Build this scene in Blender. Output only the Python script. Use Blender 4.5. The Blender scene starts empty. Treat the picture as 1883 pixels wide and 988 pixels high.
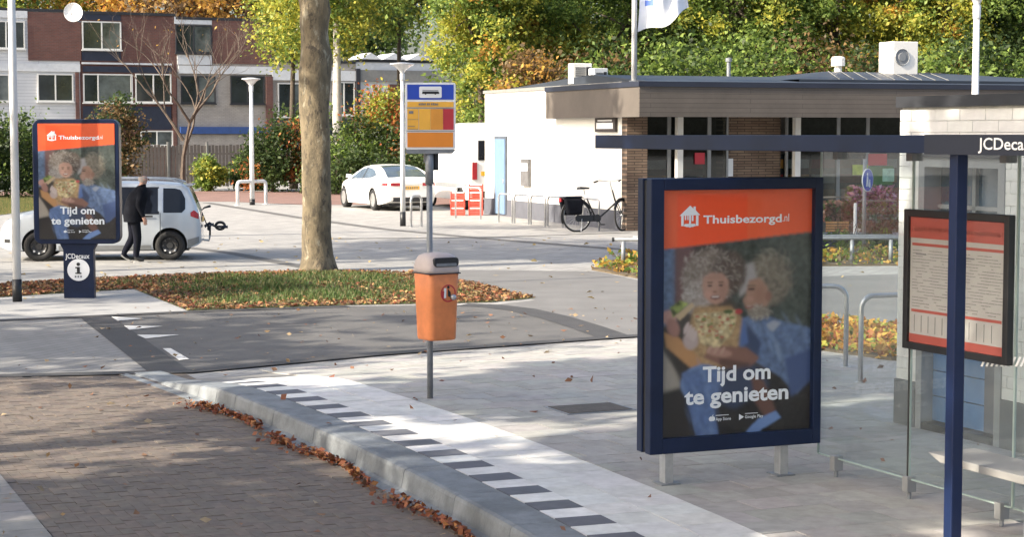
import bpy, bmesh, math, random
import numpy as np
from mathutils import Vector, Matrix

# ------------------------------------------------------------------ camera, sky, sun, exposure
SC = bpy.context.scene
COL = SC.collection
W, H, F, HZ, CH = 1883, 988, 3400.0, 247.0, 2.45
PITCH = math.atan((494 - HZ) / F)
cam = bpy.data.cameras.new('camera')
cam.sensor_width = 36.0
cam.lens = 36.0 * F / W
cam.clip_start = 0.1
cam.clip_end = 2000
camo = bpy.data.objects.new('camera', cam)
COL.objects.link(camo)
camo.location = (0, 0, CH)
camo.rotation_euler = (math.pi / 2 - PITCH, 0, 0)
SC.camera = camo

TO_SUN = Vector((-0.83, -0.44, 0.60)).normalized()
wd = bpy.data.worlds.new('World')
SC.world = wd
wd.use_nodes = True
wn = wd.node_tree
sky = wn.nodes.new('ShaderNodeTexSky')
sky.sky_type = 'NISHITA'
sky.sun_disc = False
sky.sun_elevation = math.asin(TO_SUN.z)
sky.sun_rotation = math.atan2(TO_SUN.x, TO_SUN.y)
sky.air_density = 1.0
sky.dust_density = 4.5
sky.ozone_density = 1.0
wn.links.new(sky.outputs[0], wn.nodes['Background'].inputs[0])
wn.nodes['Background'].inputs[1].default_value = 0.15
sl = bpy.data.lights.new('sun', 'SUN')
sl.energy = 4.5
sl.angle = math.radians(0.55)
sl.color = (1.0, 0.90, 0.74)
so = bpy.data.objects.new('sun', sl)
COL.objects.link(so)
so.location = (-20, -10, 30)
so.rotation_euler = (-TO_SUN).to_track_quat('-Z', 'Y').to_euler()
SC.view_settings.view_transform = 'Standard'
SC.view_settings.look = 'None'
SC.view_settings.gamma = 1
SC.view_settings.exposure = 1.18
try:
    SC.cycles.max_bounces = 8
    SC.cycles.transparent_max_bounces = 12
    SC.cycles.use_denoising = True
except Exception:
    pass

# ------------------------------------------------------------------ pixel helpers
_c, _s = math.cos(PITCH), math.sin(PITCH)
def ray(px, py):
    x = (px - W / 2) / F; u = (H / 2 - py) / F
    return Vector((x, _c + u * _s, -_s + u * _c))
def G(px, py, z=0.0):
    r = ray(px, py); t = (z - CH) / r.z
    return Vector((r.x * t, r.y * t, z))
def AT(px, py, Y):
    r = ray(px, py); t = Y / r.y
    return Vector((r.x * t, Y, CH + r.z * t))
def plane_map(o, d):
    """pixel -> (u, z) on the vertical plane through o with horizontal direction d"""
    n = (-d[1], d[0])
    def f(px, py):
        r = ray(px, py)
        t = (o[0] * n[0] + o[1] * n[1]) / (r.x * n[0] + r.y * n[1])
        x, y = r.x * t - o[0], r.y * t - o[1]
        return x * d[0] + y * d[1], CH + r.z * t
    return f

# ------------------------------------------------------------------ mesh helpers
rng = random.Random(5)
nr = np.random.default_rng(7)

class MB:
    def __init__(s): s.v = []; s.f = []; s.m = []
    def add(s, vs, fs, mi=0):
        b = len(s.v); s.v += [tuple(v) for v in vs]
        s.f += [tuple(i + b for i in f) for f in fs]; s.m += [mi] * len(fs); return s
    def box(s, x0, x1, y0, y1, z0, z1, mi=0):
        v = [(x0, y0, z0), (x1, y0, z0), (x1, y1, z0), (x0, y1, z0), (x0, y0, z1), (x1, y0, z1), (x1, y1, z1), (x0, y1, z1)]
        return s.add(v, [(0, 3, 2, 1), (4, 5, 6, 7), (0, 1, 5, 4), (1, 2, 6, 5), (2, 3, 7, 6), (3, 0, 4, 7)], mi)
    def prism(s, poly, z0, z1, mi=0):
        n = len(poly)
        v = [(p[0], p[1], z0) for p in poly] + [(p[0], p[1], z1) for p in poly]
        f = [tuple(range(n - 1, -1, -1)), tuple(range(n, 2 * n))] + [(i, (i + 1) % n, (i + 1) % n + n, i + n) for i in range(n)]
        return s.add(v, f, mi)
    def plate(s, poly, y0, y1, mi=0):
        """polygon in (x,z), extruded along y"""
        n = len(poly)
        v = [(p[0], y0, p[1]) for p in poly] + [(p[0], y1, p[1]) for p in poly]
        f = [tuple(range(n)), tuple(range(2 * n - 1, n - 1, -1))] + [((i + 1) % n, i, i + n, (i + 1) % n + n) for i in range(n)]
        return s.add(v, f, mi)
    def tube(s, pts, rad, n=8, mi=0, cap=True):
        pts = [Vector(p) for p in pts]
        if not hasattr(rad, '__len__'): rad = [rad] * len(pts)
        vs = []; up = Vector((0.123, 0.31, 0.94)).normalized(); prev = None
        for i, p in enumerate(pts):
            t = (pts[min(i + 1, len(pts) - 1)] - pts[max(i - 1, 0)]).normalized()
            a = prev if prev is not None else t.cross(up)
            a = (a - t * a.dot(t))
            if a.length < 1e-6: a = t.orthogonal()
            a.normalize(); prev = a; b = t.cross(a)
            for k in range(n):
                an = 2 * math.pi * k / n
                vs.append(p + (a * math.cos(an) + b * math.sin(an)) * rad[i])
        fs = []
        for i in range(len(pts) - 1):
            for k in range(n):
                fs.append((i * n + k, i * n + (k + 1) % n, (i + 1) * n + (k + 1) % n, (i + 1) * n + k))
        if cap:
            fs.append(tuple(range(n - 1, -1, -1))); e = (len(pts) - 1) * n
            fs.append(tuple(e + k for k in range(n)))
        return s.add(vs, fs, mi)
    def lathe(s, prof, n=20, c=(0, 0, 0), axis='z', mi=0):
        vs = []
        for r, z in prof:
            for k in range(n):
                a = 2 * math.pi * k / n
                x, y = r * math.cos(a), r * math.sin(a)
                vs.append((c[0] + x, c[1] + y, c[2] + z) if axis == 'z' else (c[0] + x, c[1] + z, c[2] + y))
        fs = []
        for i in range(len(prof) - 1):
            for k in range(n):
                q = (i * n + k, i * n + (k + 1) % n, (i + 1) * n + (k + 1) % n, (i + 1) * n + k)
                fs.append(q if axis == 'z' else q[::-1])
        return s.add(vs, fs, mi)
    def disc(s, cx, cz, r, y0, y1, n=24, mi=0, sx=1.0):
        return s.plate([(cx + sx * r * math.cos(2 * math.pi * k / n), cz + r * math.sin(2 * math.pi * k / n)) for k in range(n)], y0, y1, mi)
    def mesh(s, name, mats, smooth=False):
        me = bpy.data.meshes.new(name)
        me.from_pydata(s.v, [], s.f)
        for m in (mats if isinstance(mats, (list, tuple)) else [mats]): me.materials.append(m)
        if any(s.m): me.polygons.foreach_set('material_index', s.m)
        if smooth: me.polygons.foreach_set('use_smooth', [True] * len(me.polygons))
        me.update()
        return me
    def build(s, name, mats, parent=None, smooth=False, bevel=0, loc=None):
        o = link(name, s.mesh(name, mats, smooth), parent)
        if loc: o.location = loc
        if bevel:
            b = o.modifiers.new('bevel', 'BEVEL'); b.width = bevel; b.segments = 2; b.limit_method = 'ANGLE'
        return o

def link(name, data, parent=None):
    o = bpy.data.objects.new(name, data); COL.objects.link(o)
    if parent is not None: o.parent = parent
    return o
def tag(o, label, cat, group=None):
    o['label'] = label; o['category'] = cat
    if group: o['group'] = group
    return o
def struct(o): o['kind'] = 'structure'; return o
def stuff(o, label=None, cat=None):
    o['kind'] = 'stuff'
    if label: tag(o, label, cat)
    return o
def thing(name, label, cat, loc=(0, 0, 0), rz=0.0, group=None):
    o = link(name, None); o.location = loc; o.rotation_euler = (0, 0, rz); o.empty_display_size = 0.2
    return tag(o, label, cat, group)
def copy_tree(o, parent=None):
    c = o.copy(); COL.objects.link(c); c.parent = parent
    for ch in list(o.children): copy_tree(ch, c)
    return c
def rrect(x0, x1, z0, z1, r, n=5):
    P = []
    for cx, cz, a0 in ((x1 - r, z1 - r, 0), (x0 + r, z1 - r, 90), (x0 + r, z0 + r, 180), (x1 - r, z0 + r, 270)):
        for k in range(n + 1):
            a = math.radians(a0 + 90 * k / n); P.append((cx + r * math.cos(a), cz + r * math.sin(a)))
    return P
def srgb(r, g, b):
    f = lambda c: (c / 255 / 12.92) if c / 255 <= 0.04045 else ((c / 255 + 0.055) / 1.055) ** 2.4
    return (f(r), f(g), f(b))

# ------------------------------------------------------------------ materials
def nodes(name):
    m = bpy.data.materials.new(name); m.use_nodes = True
    nt = m.node_tree; return m, nt, nt.nodes['Principled BSDF']
def mixcol(nt, a, b, fac):
    n = nt.nodes.new('ShaderNodeMix'); n.data_type = 'RGBA'
    for i, v in ((6, a), (7, b)):
        if isinstance(v, tuple): n.inputs[i].default_value = (*v[:3], 1)
        else: nt.links.new(v, n.inputs[i])
    if isinstance(fac, float): n.inputs[0].default_value = fac
    else: nt.links.new(fac, n.inputs[0])
    return n.outputs[2]
def noise(nt, scale, detail=4, coord='Object', rough=0.6, vec=None):
    n = nt.nodes.new('ShaderNodeTexNoise'); n.inputs['Scale'].default_value = scale
    n.inputs['Detail'].default_value = detail; n.inputs['Roughness'].default_value = rough
    if vec is None:
        t = nt.nodes.new('ShaderNodeTexCoord'); vec = t.outputs[coord]
    nt.links.new(vec, n.inputs['Vector']); return n.outputs['Fac']
def ramp(nt, fac, a, b):
    n = nt.nodes.new('ShaderNodeMapRange'); n.inputs[1].default_value = a; n.inputs[2].default_value = b
    nt.links.new(fac, n.inputs[0]); return n.outputs[0]
def mat(name, col, rough=0.6, metal=0.0, var=0.25, scale=6.0, bump=0.0, bscale=40.0, spec=0.5, dirt=0.0, coat=0.0, world=False):
    m, nt, b = nodes(name)
    co = 'Object'
    vec = None
    if world:
        g = nt.nodes.new('ShaderNodeNewGeometry'); vec = g.outputs['Position']
    c = tuple(col)
    lo = tuple(max(0, x * (1 - var)) for x in c); hi = tuple(min(1, x * (1 + var)) for x in c)
    out = mixcol(nt, lo, hi, ramp(nt, noise(nt, scale, 5, co, vec=vec), 0.3, 0.7))
    if dirt:
        d = ramp(nt, noise(nt, scale * 0.35, 6, co, 0.7, vec=vec), 0.48, 0.72)
        mm = nt.nodes.new('ShaderNodeMath'); mm.operation = 'MULTIPLY'; mm.inputs[1].default_value = dirt
        nt.links.new(d, mm.inputs[0])
        out = mixcol(nt, out, tuple(x * 0.45 for x in c), mm.outputs[0])
    nt.links.new(out, b.inputs['Base Color'])
    b.inputs['Roughness'].default_value = rough; b.inputs['Metallic'].default_value = metal
    b.inputs['Specular IOR Level'].default_value = spec
    b.inputs['Coat Weight'].default_value = coat
    if bump:
        bn = nt.nodes.new('ShaderNodeBump'); bn.inputs['Strength'].default_value = bump; bn.inputs['Distance'].default_value = 0.01
        nt.links.new(noise(nt, bscale, 5, co, vec=vec), bn.inputs['Height']); nt.links.new(bn.outputs[0], b.inputs['Normal'])
    return m
def brickmat(name, c1, c2, mortar, bw, bh, msize=0.012, rough=0.8, plane='xy', var=0.25, rot=0.0, bump=0.4, off=0.5):
    m, nt, b = nodes(name)
    g = nt.nodes.new('ShaderNodeTexCoord')
    mp = nt.nodes.new('ShaderNodeMapping')
    if plane == 'xz': mp.inputs['Rotation'].default_value = (-math.pi / 2, 0, 0)
    elif plane == 'yz': mp.inputs['Rotation'].default_value = (-math.pi / 2, 0, -math.pi / 2)
    else: mp.inputs['Rotation'].default_value = (0, 0, rot)
    nt.links.new(g.outputs['Object'], mp.inputs['Vector'])
    t = nt.nodes.new('ShaderNodeTexBrick'); t.offset = off
    t.inputs['Color1'].default_value = (*c1, 1); t.inputs['Color2'].default_value = (*c2, 1); t.inputs['Mortar'].default_value = (*mortar, 1)
    t.inputs['Scale'].default_value = 1.0; t.inputs['Brick Width'].default_value = bw; t.inputs['Row Height'].default_value = bh
    t.inputs['Mortar Size'].default_value = msize; t.inputs['Bias'].default_value = 0.0
    nt.links.new(mp.outputs[0], t.inputs['Vector'])
    n = ramp(nt, noise(nt, 1.3, 6, 'Object', 0.7), 0.3, 0.7)
    dk = nt.nodes.new('ShaderNodeMix'); dk.data_type = 'RGBA'; dk.blend_type = 'MULTIPLY'; dk.inputs[0].default_value = 1.0
    nt.links.new(t.outputs[0], dk.inputs[6]); nt.links.new(mixcol(nt, (1 - var,) * 3, (1 + var * 0.4,) * 3, n), dk.inputs[7])
    nt.links.new(dk.outputs[2], b.inputs['Base Color'])
    b.inputs['Roughness'].default_value = rough
    bn = nt.nodes.new('ShaderNodeBump'); bn.inputs['Strength'].default_value = bump; bn.inputs['Distance'].default_value = 0.006; bn.invert = True
    nt.links.new(t.outputs['Fac'], bn.inputs['Height']); nt.links.new(bn.outputs[0], b.inputs['Normal'])
    return m
def attrmat(name, rough=0.7, trans=0.0, var=0.2, scale=30.0, bump=0.0, coat=0.0):
    m, nt, b = nodes(name)
    a = nt.nodes.new('ShaderNodeAttribute'); a.attribute_name = 'Col'
    mu = nt.nodes.new('ShaderNodeMix'); mu.data_type = 'RGBA'; mu.blend_type = 'MULTIPLY'; mu.inputs[0].default_value = 1.0
    nt.links.new(a.outputs['Color'], mu.inputs[6])
    nt.links.new(mixcol(nt, (1 - var,) * 3, (1 + var,) * 3, ramp(nt, noise(nt, scale), 0.3, 0.7)), mu.inputs[7])
    nt.links.new(mu.outputs[2], b.inputs['Base Color']); b.inputs['Roughness'].default_value = rough
    b.inputs['Coat Weight'].default_value = coat
    if bump:
        bn = nt.nodes.new('ShaderNodeBump'); bn.inputs['Strength'].default_value = bump; bn.inputs['Distance'].default_value = 0.004
        nt.links.new(noise(nt, 90.0), bn.inputs['Height']); nt.links.new(bn.outputs[0], b.inputs['Normal'])
    if trans:
        tr = nt.nodes.new('ShaderNodeBsdfTranslucent'); nt.links.new(mu.outputs[2], tr.inputs[0])
        mx = nt.nodes.new('ShaderNodeMixShader'); mx.inputs[0].default_value = trans
        nt.links.new(b.outputs[0], mx.inputs[1]); nt.links.new(tr.outputs[0], mx.inputs[2])
        nt.links.new(mx.outputs[0], nt.nodes['Material Output'].inputs[0])
    return m
def glassmat(name, tint=(0.9, 0.95, 0.95), refl=1.0, base=0.03, haze=0.0):
    m, nt, b = nodes(name); nt.nodes.remove(b)
    tr = nt.nodes.new('ShaderNodeBsdfTransparent'); tr.inputs[0].default_value = (*tint, 1)
    gl = nt.nodes.new('ShaderNodeBsdfGlossy'); gl.inputs['Roughness'].default_value = 0.03
    lw = nt.nodes.new('ShaderNodeLayerWeight'); lw.inputs[0].default_value = 0.5
    pw = nt.nodes.new('ShaderNodeMath'); pw.operation = 'POWER'; pw.inputs[1].default_value = 4.0
    nt.links.new(lw.outputs['Facing'], pw.inputs[0])
    ma = nt.nodes.new('ShaderNodeMath'); ma.operation = 'MULTIPLY_ADD'; ma.inputs[1].default_value = refl * 0.8; ma.inputs[2].default_value = base + 0.02
    ma.use_clamp = True
    nt.links.new(pw.outputs[0], ma.inputs[0])
    mx = nt.nodes.new('ShaderNodeMixShader')
    nt.links.new(ma.outputs[0], mx.inputs[0]); nt.links.new(tr.outputs[0], mx.inputs[1]); nt.links.new(gl.outputs[0], mx.inputs[2])
    last = mx.outputs[0]
    if haze:
        df = nt.nodes.new('ShaderNodeBsdfDiffuse'); df.inputs[0].default_value = (0.6, 0.65, 0.66, 1)
        mh = nt.nodes.new('ShaderNodeMixShader')
        mm = nt.nodes.new('ShaderNodeMath'); mm.operation = 'MULTIPLY'; mm.inputs[1].default_value = haze * 2
        nt.links.new(noise(nt, 3.0), mm.inputs[0]); nt.links.new(mm.outputs[0], mh.inputs[0])
        nt.links.new(last, mh.inputs[1]); nt.links.new(df.outputs[0], mh.inputs[2]); last = mh.outputs[0]
    nt.links.new(last, nt.nodes['Material Output'].inputs[0])
    return m

M = {}
M['slab'] = mat('grey_concrete_paving', (0.30, 0.30, 0.30), 0.85, var=0.12, scale=1.2, bump=0.3, bscale=60, dirt=0.25)
M['ground'] = brickmat('pale_paver_ground', (0.33, 0.322, 0.31), (0.275, 0.27, 0.262), (0.20, 0.196, 0.19), 0.42, 0.21, 0.01, 0.85, rot=math.radians(-68), var=0.22)
M['asphalt'] = mat('asphalt', (0.105, 0.102, 0.100), 0.85, var=0.16, scale=1.5, bump=0.6, bscale=120, dirt=0.25)
M['dark_asphalt'] = mat('dark_asphalt', (0.05, 0.049, 0.051), 0.8, var=0.15, scale=3, bump=0.5, bscale=110)
M['light_paver'] = brickmat('light_paver', (0.24, 0.235, 0.23), (0.20, 0.198, 0.195), (0.14, 0.138, 0.135), 0.3, 0.15, 0.008, 0.85, rot=math.radians(-68), var=0.2)
M['red_paver'] = brickmat('red_paver', (0.26, 0.15, 0.125), (0.22, 0.125, 0.105), (0.13, 0.1, 0.09), 0.21, 0.1, 0.008, 0.85, rot=0.3)
M['mortar'] = mat('sand_joint', (0.118, 0.098, 0.082), 0.95, var=0.2, scale=3)
M['joint'] = mat('paving_joint', (0.21, 0.205, 0.195), 0.9, var=0.2, scale=3)
M['tile'] = attrmat('concrete_tile', 0.85, var=0.14, scale=9, bump=0.3)
M['brick'] = attrmat('clay_road_brick', 0.82, var=0.18, scale=14, bump=0.5)
M['bluestone'] = mat('bluestone_kerb', (0.17, 0.185, 0.20), 0.75, var=0.28, scale=4.0, bump=0.7, bscale=30, dirt=0.75, world=True)
M['white_paint'] = mat('road_paint', (0.62, 0.61, 0.58), 0.7, var=0.12, scale=8, dirt=0.3)
M['white_render'] = mat('white_render', (0.80, 0.78, 0.73), 0.8, var=0.04, scale=0.8, bump=0.1, bscale=30)
M['grey_plinth'] = mat('grey_plinth', (0.085, 0.09, 0.11), 0.8, var=0.12, scale=3)
M['coping'] = mat('coping_grey', (0.2, 0.2, 0.19), 0.7, var=0.12)
M['navy'] = mat('navy_paint', (0.006, 0.014, 0.044), 0.4, var=0.25, scale=2.5, dirt=0.15, spec=.3)
M['navy_post'] = mat('navy_post_paint', (0.006, 0.015, 0.055), 0.4, var=0.2, scale=2.5, spec=.3)
M['black'] = mat('black_paint', (0.012, 0.013, 0.016), 0.45, var=0.3)
M['steel'] = mat('brushed_steel', (0.50, 0.51, 0.52), 0.38, metal=0.75, var=0.12, scale=20)
M['galv'] = mat('galvanised_steel', (0.22, 0.235, 0.255), 0.55, metal=0.4, var=0.18, scale=14)
M['pole_white'] = mat('pale_pole_paint', (0.62, 0.63, 0.64), 0.45, var=0.08, scale=3, dirt=0.15)
M['bin_orange'] = mat('orange_plastic', (0.66, 0.215, 0.075), 0.55, var=0.18, scale=5, dirt=0.38, bump=.15, bscale=25)
M['bin_lid'] = mat('beige_plastic', (0.47, 0.40, 0.38), 0.5, var=0.1, scale=5, dirt=0.25)
M['rubber'] = mat('tyre_rubber', (0.015, 0.015, 0.016), 0.75, var=0.3)
M['dark'] = mat('dark_plastic', (0.02, 0.021, 0.024), 0.6, var=0.3)
M['steelwheel'] = mat('black_steel_wheel', (0.03, 0.03, 0.032), 0.5, var=0.3)
M['alloy'] = mat('alloy_wheel', (0.55, 0.55, 0.55), 0.3, metal=0.7, var=0.1)
M['silver'] = mat('pale_silver_car_paint', (0.50, 0.545, 0.60), 0.32, metal=0.25, var=0.03, coat=0.8, spec=0.5)
M['white_car'] = mat('white_car_paint', (0.82, 0.82, 0.80), 0.35, var=0.02, coat=0.8)
M['carglass'] = mat('car_glass', (0.008, 0.010, 0.016), 0.08, var=0.3, scale=1.5, spec=0.35)
M['carglass_pale'] = mat('car_glass_pale', (0.06, 0.08, 0.10), 0.06, var=0.3, scale=1.5, spec=0.9)
M['red_lamp'] = mat('red_lamp_lens', (0.35, 0.02, 0.03), 0.2, var=0.2)
M['clear_lamp'] = mat('clear_lamp_lens', (0.55, 0.56, 0.58), 0.15, var=0.2)
M['plate'] = mat('yellow_plate', (0.75, 0.42, 0.03), 0.5, var=0.08)
M['blue_sign'] = mat('blue_sign', (0.012, 0.055, 0.42), 0.4, var=0.08)
M['white_sign'] = mat('white_sign', (0.78, 0.79, 0.80), 0.45, var=0.05)
M['yellow_sign'] = mat('yellow_sign', (0.80, 0.42, 0.05), 0.45, var=0.08)
M['amber_sign'] = mat('amber_sign', (0.66, 0.28, 0.035), 0.45, var=0.08)
M['orange_sign'] = mat('orange_sign', (0.72, 0.235, 0.02), 0.45, var=0.06)
M['red_sign'] = mat('red_sign', (0.45, 0.025, 0.04), 0.45, var=0.08)
M['poster'] = attrmat('printed_poster', 0.5, var=0.03, coat=0.15)
M['print_white'] = mat('white_print', (0.78, 0.80, 0.84), 0.5, var=0.04)
M['pane'] = glassmat('clear_pane', (0.97, 0.98, 0.98), 0.35, -0.014)
M['shelter_glass'] = glassmat('shelter_glass', (0.90, 0.94, 0.95), 1.3, 0.02, haze=0.05)
M['glass_edge'] = mat('green_glass_edge', (0.30, 0.38, 0.36), 0.3, var=0.2, scale=3)
M['shop_glass'] = glassmat('shop_glass', (0.52, 0.57, 0.57), 1.4, 0.035)
M['window'] = mat('dark_window', (0.03, 0.038, 0.042), 0.08, var=0.5, scale=0.9, spec=0.9)
M['window_pale'] = mat('curtained_window', (0.10, 0.115, 0.115), 0.12, var=0.6, scale=1.2, spec=0.8)
M['frame_white'] = mat('white_window_frame', (0.62, 0.62, 0.60), 0.6, var=0.05)
M['frame_black'] = mat('dark_window_frame', (0.02, 0.022, 0.028), 0.6, var=0.2)
M['redbrick'] = brickmat('red_brown_brick', (0.155, 0.062, 0.048), (0.12, 0.05, 0.042), (0.13, 0.085, 0.075), 0.22, 0.075, 0.01, 0.85, 'xz')
M['buffbrick'] = brickmat('pale_brick', (0.42, 0.38, 0.34), (0.36, 0.33, 0.30), (0.30, 0.28, 0.26), 0.22, 0.075, 0.01, 0.85, 'xz')
M['shopbrick'] = brickmat('shop_strip_brick', (0.16, 0.105, 0.075), (0.24, 0.17, 0.12), (0.06, 0.045, 0.035), 0.42, 0.07, 0.01, 0.85, 'xz', var=0.35)
M['siding'] = brickmat('white_siding', (0.60, 0.61, 0.62), (0.57, 0.58, 0.6), (0.42, 0.43, 0.45), 6.0, 0.16, 0.012, 0.7, 'xz', var=0.08)
M['panel_blue'] = mat('dark_blue_panel', (0.022, 0.028, 0.05), 0.5, var=0.15)
M['band_blue'] = mat('blue_band', (0.03, 0.07, 0.22), 0.5, var=0.15)
M['band_white'] = mat('white_band', (0.60, 0.62, 0.64), 0.65, var=0.08, dirt=0.15)
M['fence_wood'] = mat('weathered_fence_wood', (0.16, 0.135, 0.12), 0.85, var=0.25, scale=3)
M['glulam'] = brickmat('weathered_timber_boards', (0.118, 0.100, 0.086), (0.100, 0.086, 0.074), (0.06, 0.05, 0.043), 4.2, 0.115, 0.006, 0.8, 'xz', var=0.2, off=0.35)
M['roof_dark'] = mat('dark_metal_roof', (0.035, 0.043, 0.058), 0.5, metal=0.2, var=0.2, scale=0.6)
M['trim_dark'] = mat('dark_roof_trim', (0.014, 0.018, 0.034), 0.5, var=0.2, scale=0.8)
def bark_mat():
    m, nt, b = nodes('plane_bark'); g = nt.nodes.new('ShaderNodeTexCoord'); mp = nt.nodes.new('ShaderNodeMapping')
    mp.inputs['Scale'].default_value = (3.4, 3.4, 1.5); nt.links.new(g.outputs['Object'], mp.inputs['Vector']); v = mp.outputs[0]
    c = mixcol(nt, (0.12, 0.098, 0.064), (0.20, 0.16, 0.102), ramp(nt, noise(nt, 1.6, 6, vec=v, rough=.65), .42, .58))
    c = mixcol(nt, c, (0.075, 0.062, 0.045), ramp(nt, noise(nt, 2.6, 7, vec=v, rough=.75), .53, .60))
    c = mixcol(nt, c, (0.30, 0.27, 0.20), ramp(nt, noise(nt, 2.0, 5, vec=v, rough=.6), .60, .68))
    nt.links.new(c, b.inputs['Base Color']); b.inputs['Roughness'].default_value = .9
    bn = nt.nodes.new('ShaderNodeBump'); bn.inputs['Strength'].default_value = .9; bn.inputs['Distance'].default_value = .03
    nt.links.new(noise(nt, 6, 7, vec=v, rough=.7), bn.inputs['Height']); nt.links.new(bn.outputs[0], b.inputs['Normal']); return m
M['bark'] = bark_mat()
M['bark_dark'] = mat('dark_bark', (0.07, 0.055, 0.042), 0.9, var=0.3, scale=5, bump=0.6, bscale=20)
M['bark_birch'] = mat('birch_bark', (0.55, 0.53, 0.48), 0.85, var=0.1, scale=3, bump=0.3, bscale=20, dirt=0.7)
M['leaf'] = attrmat('leaf', 0.6, trans=0.5, var=0.15, scale=1.2)
M['deadleaf'] = attrmat('fallen_leaf', 0.7, trans=0.15, var=0.2, scale=20)
M['grass'] = attrmat('grass', 0.6, trans=0.3, var=0.2, scale=2)
M['soil'] = mat('leafy_soil', (0.10, 0.075, 0.045), 0.95, var=0.4, scale=4, bump=0.7, bscale=30)
M['turf'] = mat('turf_soil', (0.07, 0.075, 0.028), 0.95, var=0.4, scale=3, bump=0.7, bscale=30)
M['flag'] = mat('white_flag_cloth', (0.75, 0.77, 0.82), 0.8, var=0.04)
M['flag_blue'] = mat('blue_flag_print', (0.12, 0.2, 0.55), 0.8, var=0.06)
M['crate_red'] = mat('red_crate_plastic', (0.62, 0.07, 0.045), 0.5, var=0.15, scale=6)
M['bench_top'] = mat('pale_bench_seat', (0.27, 0.27, 0.265), 0.5, var=0.08)
M['flower_wood'] = mat('orange_planter_wood', (0.50, 0.25, 0.10), 0.7, var=0.2, scale=4)
M['skin'] = mat('skin', (0.40, 0.235, 0.18), 0.55, var=0.08)
M['greyhair'] = mat('grey_hair', (0.34, 0.30, 0.28), 0.8, var=0.2)
M['jacket'] = mat('dark_jacket_cloth', (0.007, 0.008, 0.012), 1.0, spec=.15, var=0.3, scale=9)
M['trouser'] = mat('dark_trouser_cloth', (0.008, 0.009, 0.016), 1.0, spec=.15, var=0.3, scale=9)
M['shoe'] = mat('dark_shoe', (0.02, 0.02, 0.022), 0.6, var=0.2)
M['sole'] = mat('pale_sole', (0.45, 0.44, 0.42), 0.7, var=0.1)
M['bluedoor'] = mat('pale_blue_door', (0.13, 0.21, 0.33), 0.5, var=0.06)
M['shutter'] = mat('blue_shutter_panel', (0.08, 0.18, 0.36), 0.5, var=0.2, scale=1.5, coat=0.3)
M['dark_glass'] = mat('dark_blue_glass', (0.02, 0.045, 0.075), 0.08, var=0.4, scale=1.5, spec=0.9)
M['frame_grey'] = mat('grey_door_frame', (0.22, 0.23, 0.24), 0.5, var=0.1)
M['kiosk_brick'] = attrmat('white_glazed_brick', 0.75, var=0.06, scale=8)
M['kiosk_plinth'] = mat('kiosk_plinth', (0.10, 0.108, 0.118), 0.7, var=0.15, scale=4)
M['paper'] = mat('timetable_paper', (0.38, 0.365, 0.355), 0.6, var=0.06)
M['paper_red'] = mat('red_print', (0.36, 0.075, 0.06), 0.55, var=0.06)
M['ink'] = mat('grey_print', (0.18, 0.18, 0.19), 0.6, var=0.05)
M['iron'] = mat('cast_iron_cover', (0.10, 0.085, 0.07), 0.7, metal=0.3, var=0.25, scale=12, bump=0.5)

# ------------------------------------------------------------------ text as flat mesh
def text(body, size, m, parent, x, z, y=0.0, bold=0.0, name='lettering', sx=1.0, align='LEFT', depth=0.0006):
    cu = bpy.data.curves.new('txt', 'FONT'); cu.body = body; cu.size = size; cu.offset = bold * size
    cu.align_x = align; cu.resolution_u = 3; cu.extrude = 0.0
    tmp = bpy.data.objects.new('txt', cu); COL.objects.link(tmp)
    dg = bpy.context.evaluated_depsgraph_get(); dg.update()
    me = bpy.data.meshes.new_from_object(tmp.evaluated_get(dg))
    bpy.data.objects.remove(tmp)
    n = len(me.vertices); a = np.empty(n * 3, 'f'); me.vertices.foreach_get('co', a); a = a.reshape(-1, 3)
    b = np.stack([x + a[:, 0] * sx, np.full(n, y), z + a[:, 1]], 1)
    me.vertices.foreach_set('co', b.astype('f').ravel()); me.materials.clear(); me.materials.append(m); me.update(); me.name = name
    return link(name, me, parent)

# ------------------------------------------------------------------ fast quad soups (leaves, grass)
def soup(name, quads, cols, m, parent=None):
    q = np.asarray(quads, 'f'); n = len(q)
    me = bpy.data.meshes.new(name)
    me.vertices.add(n * 4); me.vertices.foreach_set('co', q.ravel())
    me.loops.add(n * 4); me.loops.foreach_set('vertex_index', np.arange(n * 4, dtype='i'))
    me.polygons.add(n); me.polygons.foreach_set('loop_start', np.arange(0, n * 4, 4, dtype='i'))
    me.polygons.foreach_set('loop_total', np.full(n, 4, 'i'))
    ca = me.color_attributes.new('Col', 'FLOAT_COLOR', 'POINT')
    c = np.ones((n, 4, 4), 'f'); c[:, :, :3] = np.asarray(cols, 'f')[:, None, :]
    ca.data.foreach_set('color', c.ravel())
    me.materials.append(m); me.update(); me.validate()
    return link(name, me, parent)
def leaf_quads(P, size, flat=0.0, r=nr):
    n = len(P)
    a = r.normal(size=(n, 3)); a[:, 2] *= (1 - flat); a /= np.linalg.norm(a, axis=1)[:, None] + 1e-9
    b = r.normal(size=(n, 3)); b[:, 2] *= (1 - flat)
    b -= a * (a * b).sum(1)[:, None]; b /= np.linalg.norm(b, axis=1)[:, None] + 1e-9
    s = (size * r.uniform(0.45, 1.45, n))[:, None]
    nrm = np.cross(a, b)
    k = r.uniform(-0.25, 0.25, (n, 1))
    return np.stack([P - a * s * 0.6, P + b * s * 0.36 + nrm * s * k, P + a * s * 0.6, P - b * s * 0.36 + nrm * s * k], 1)
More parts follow.
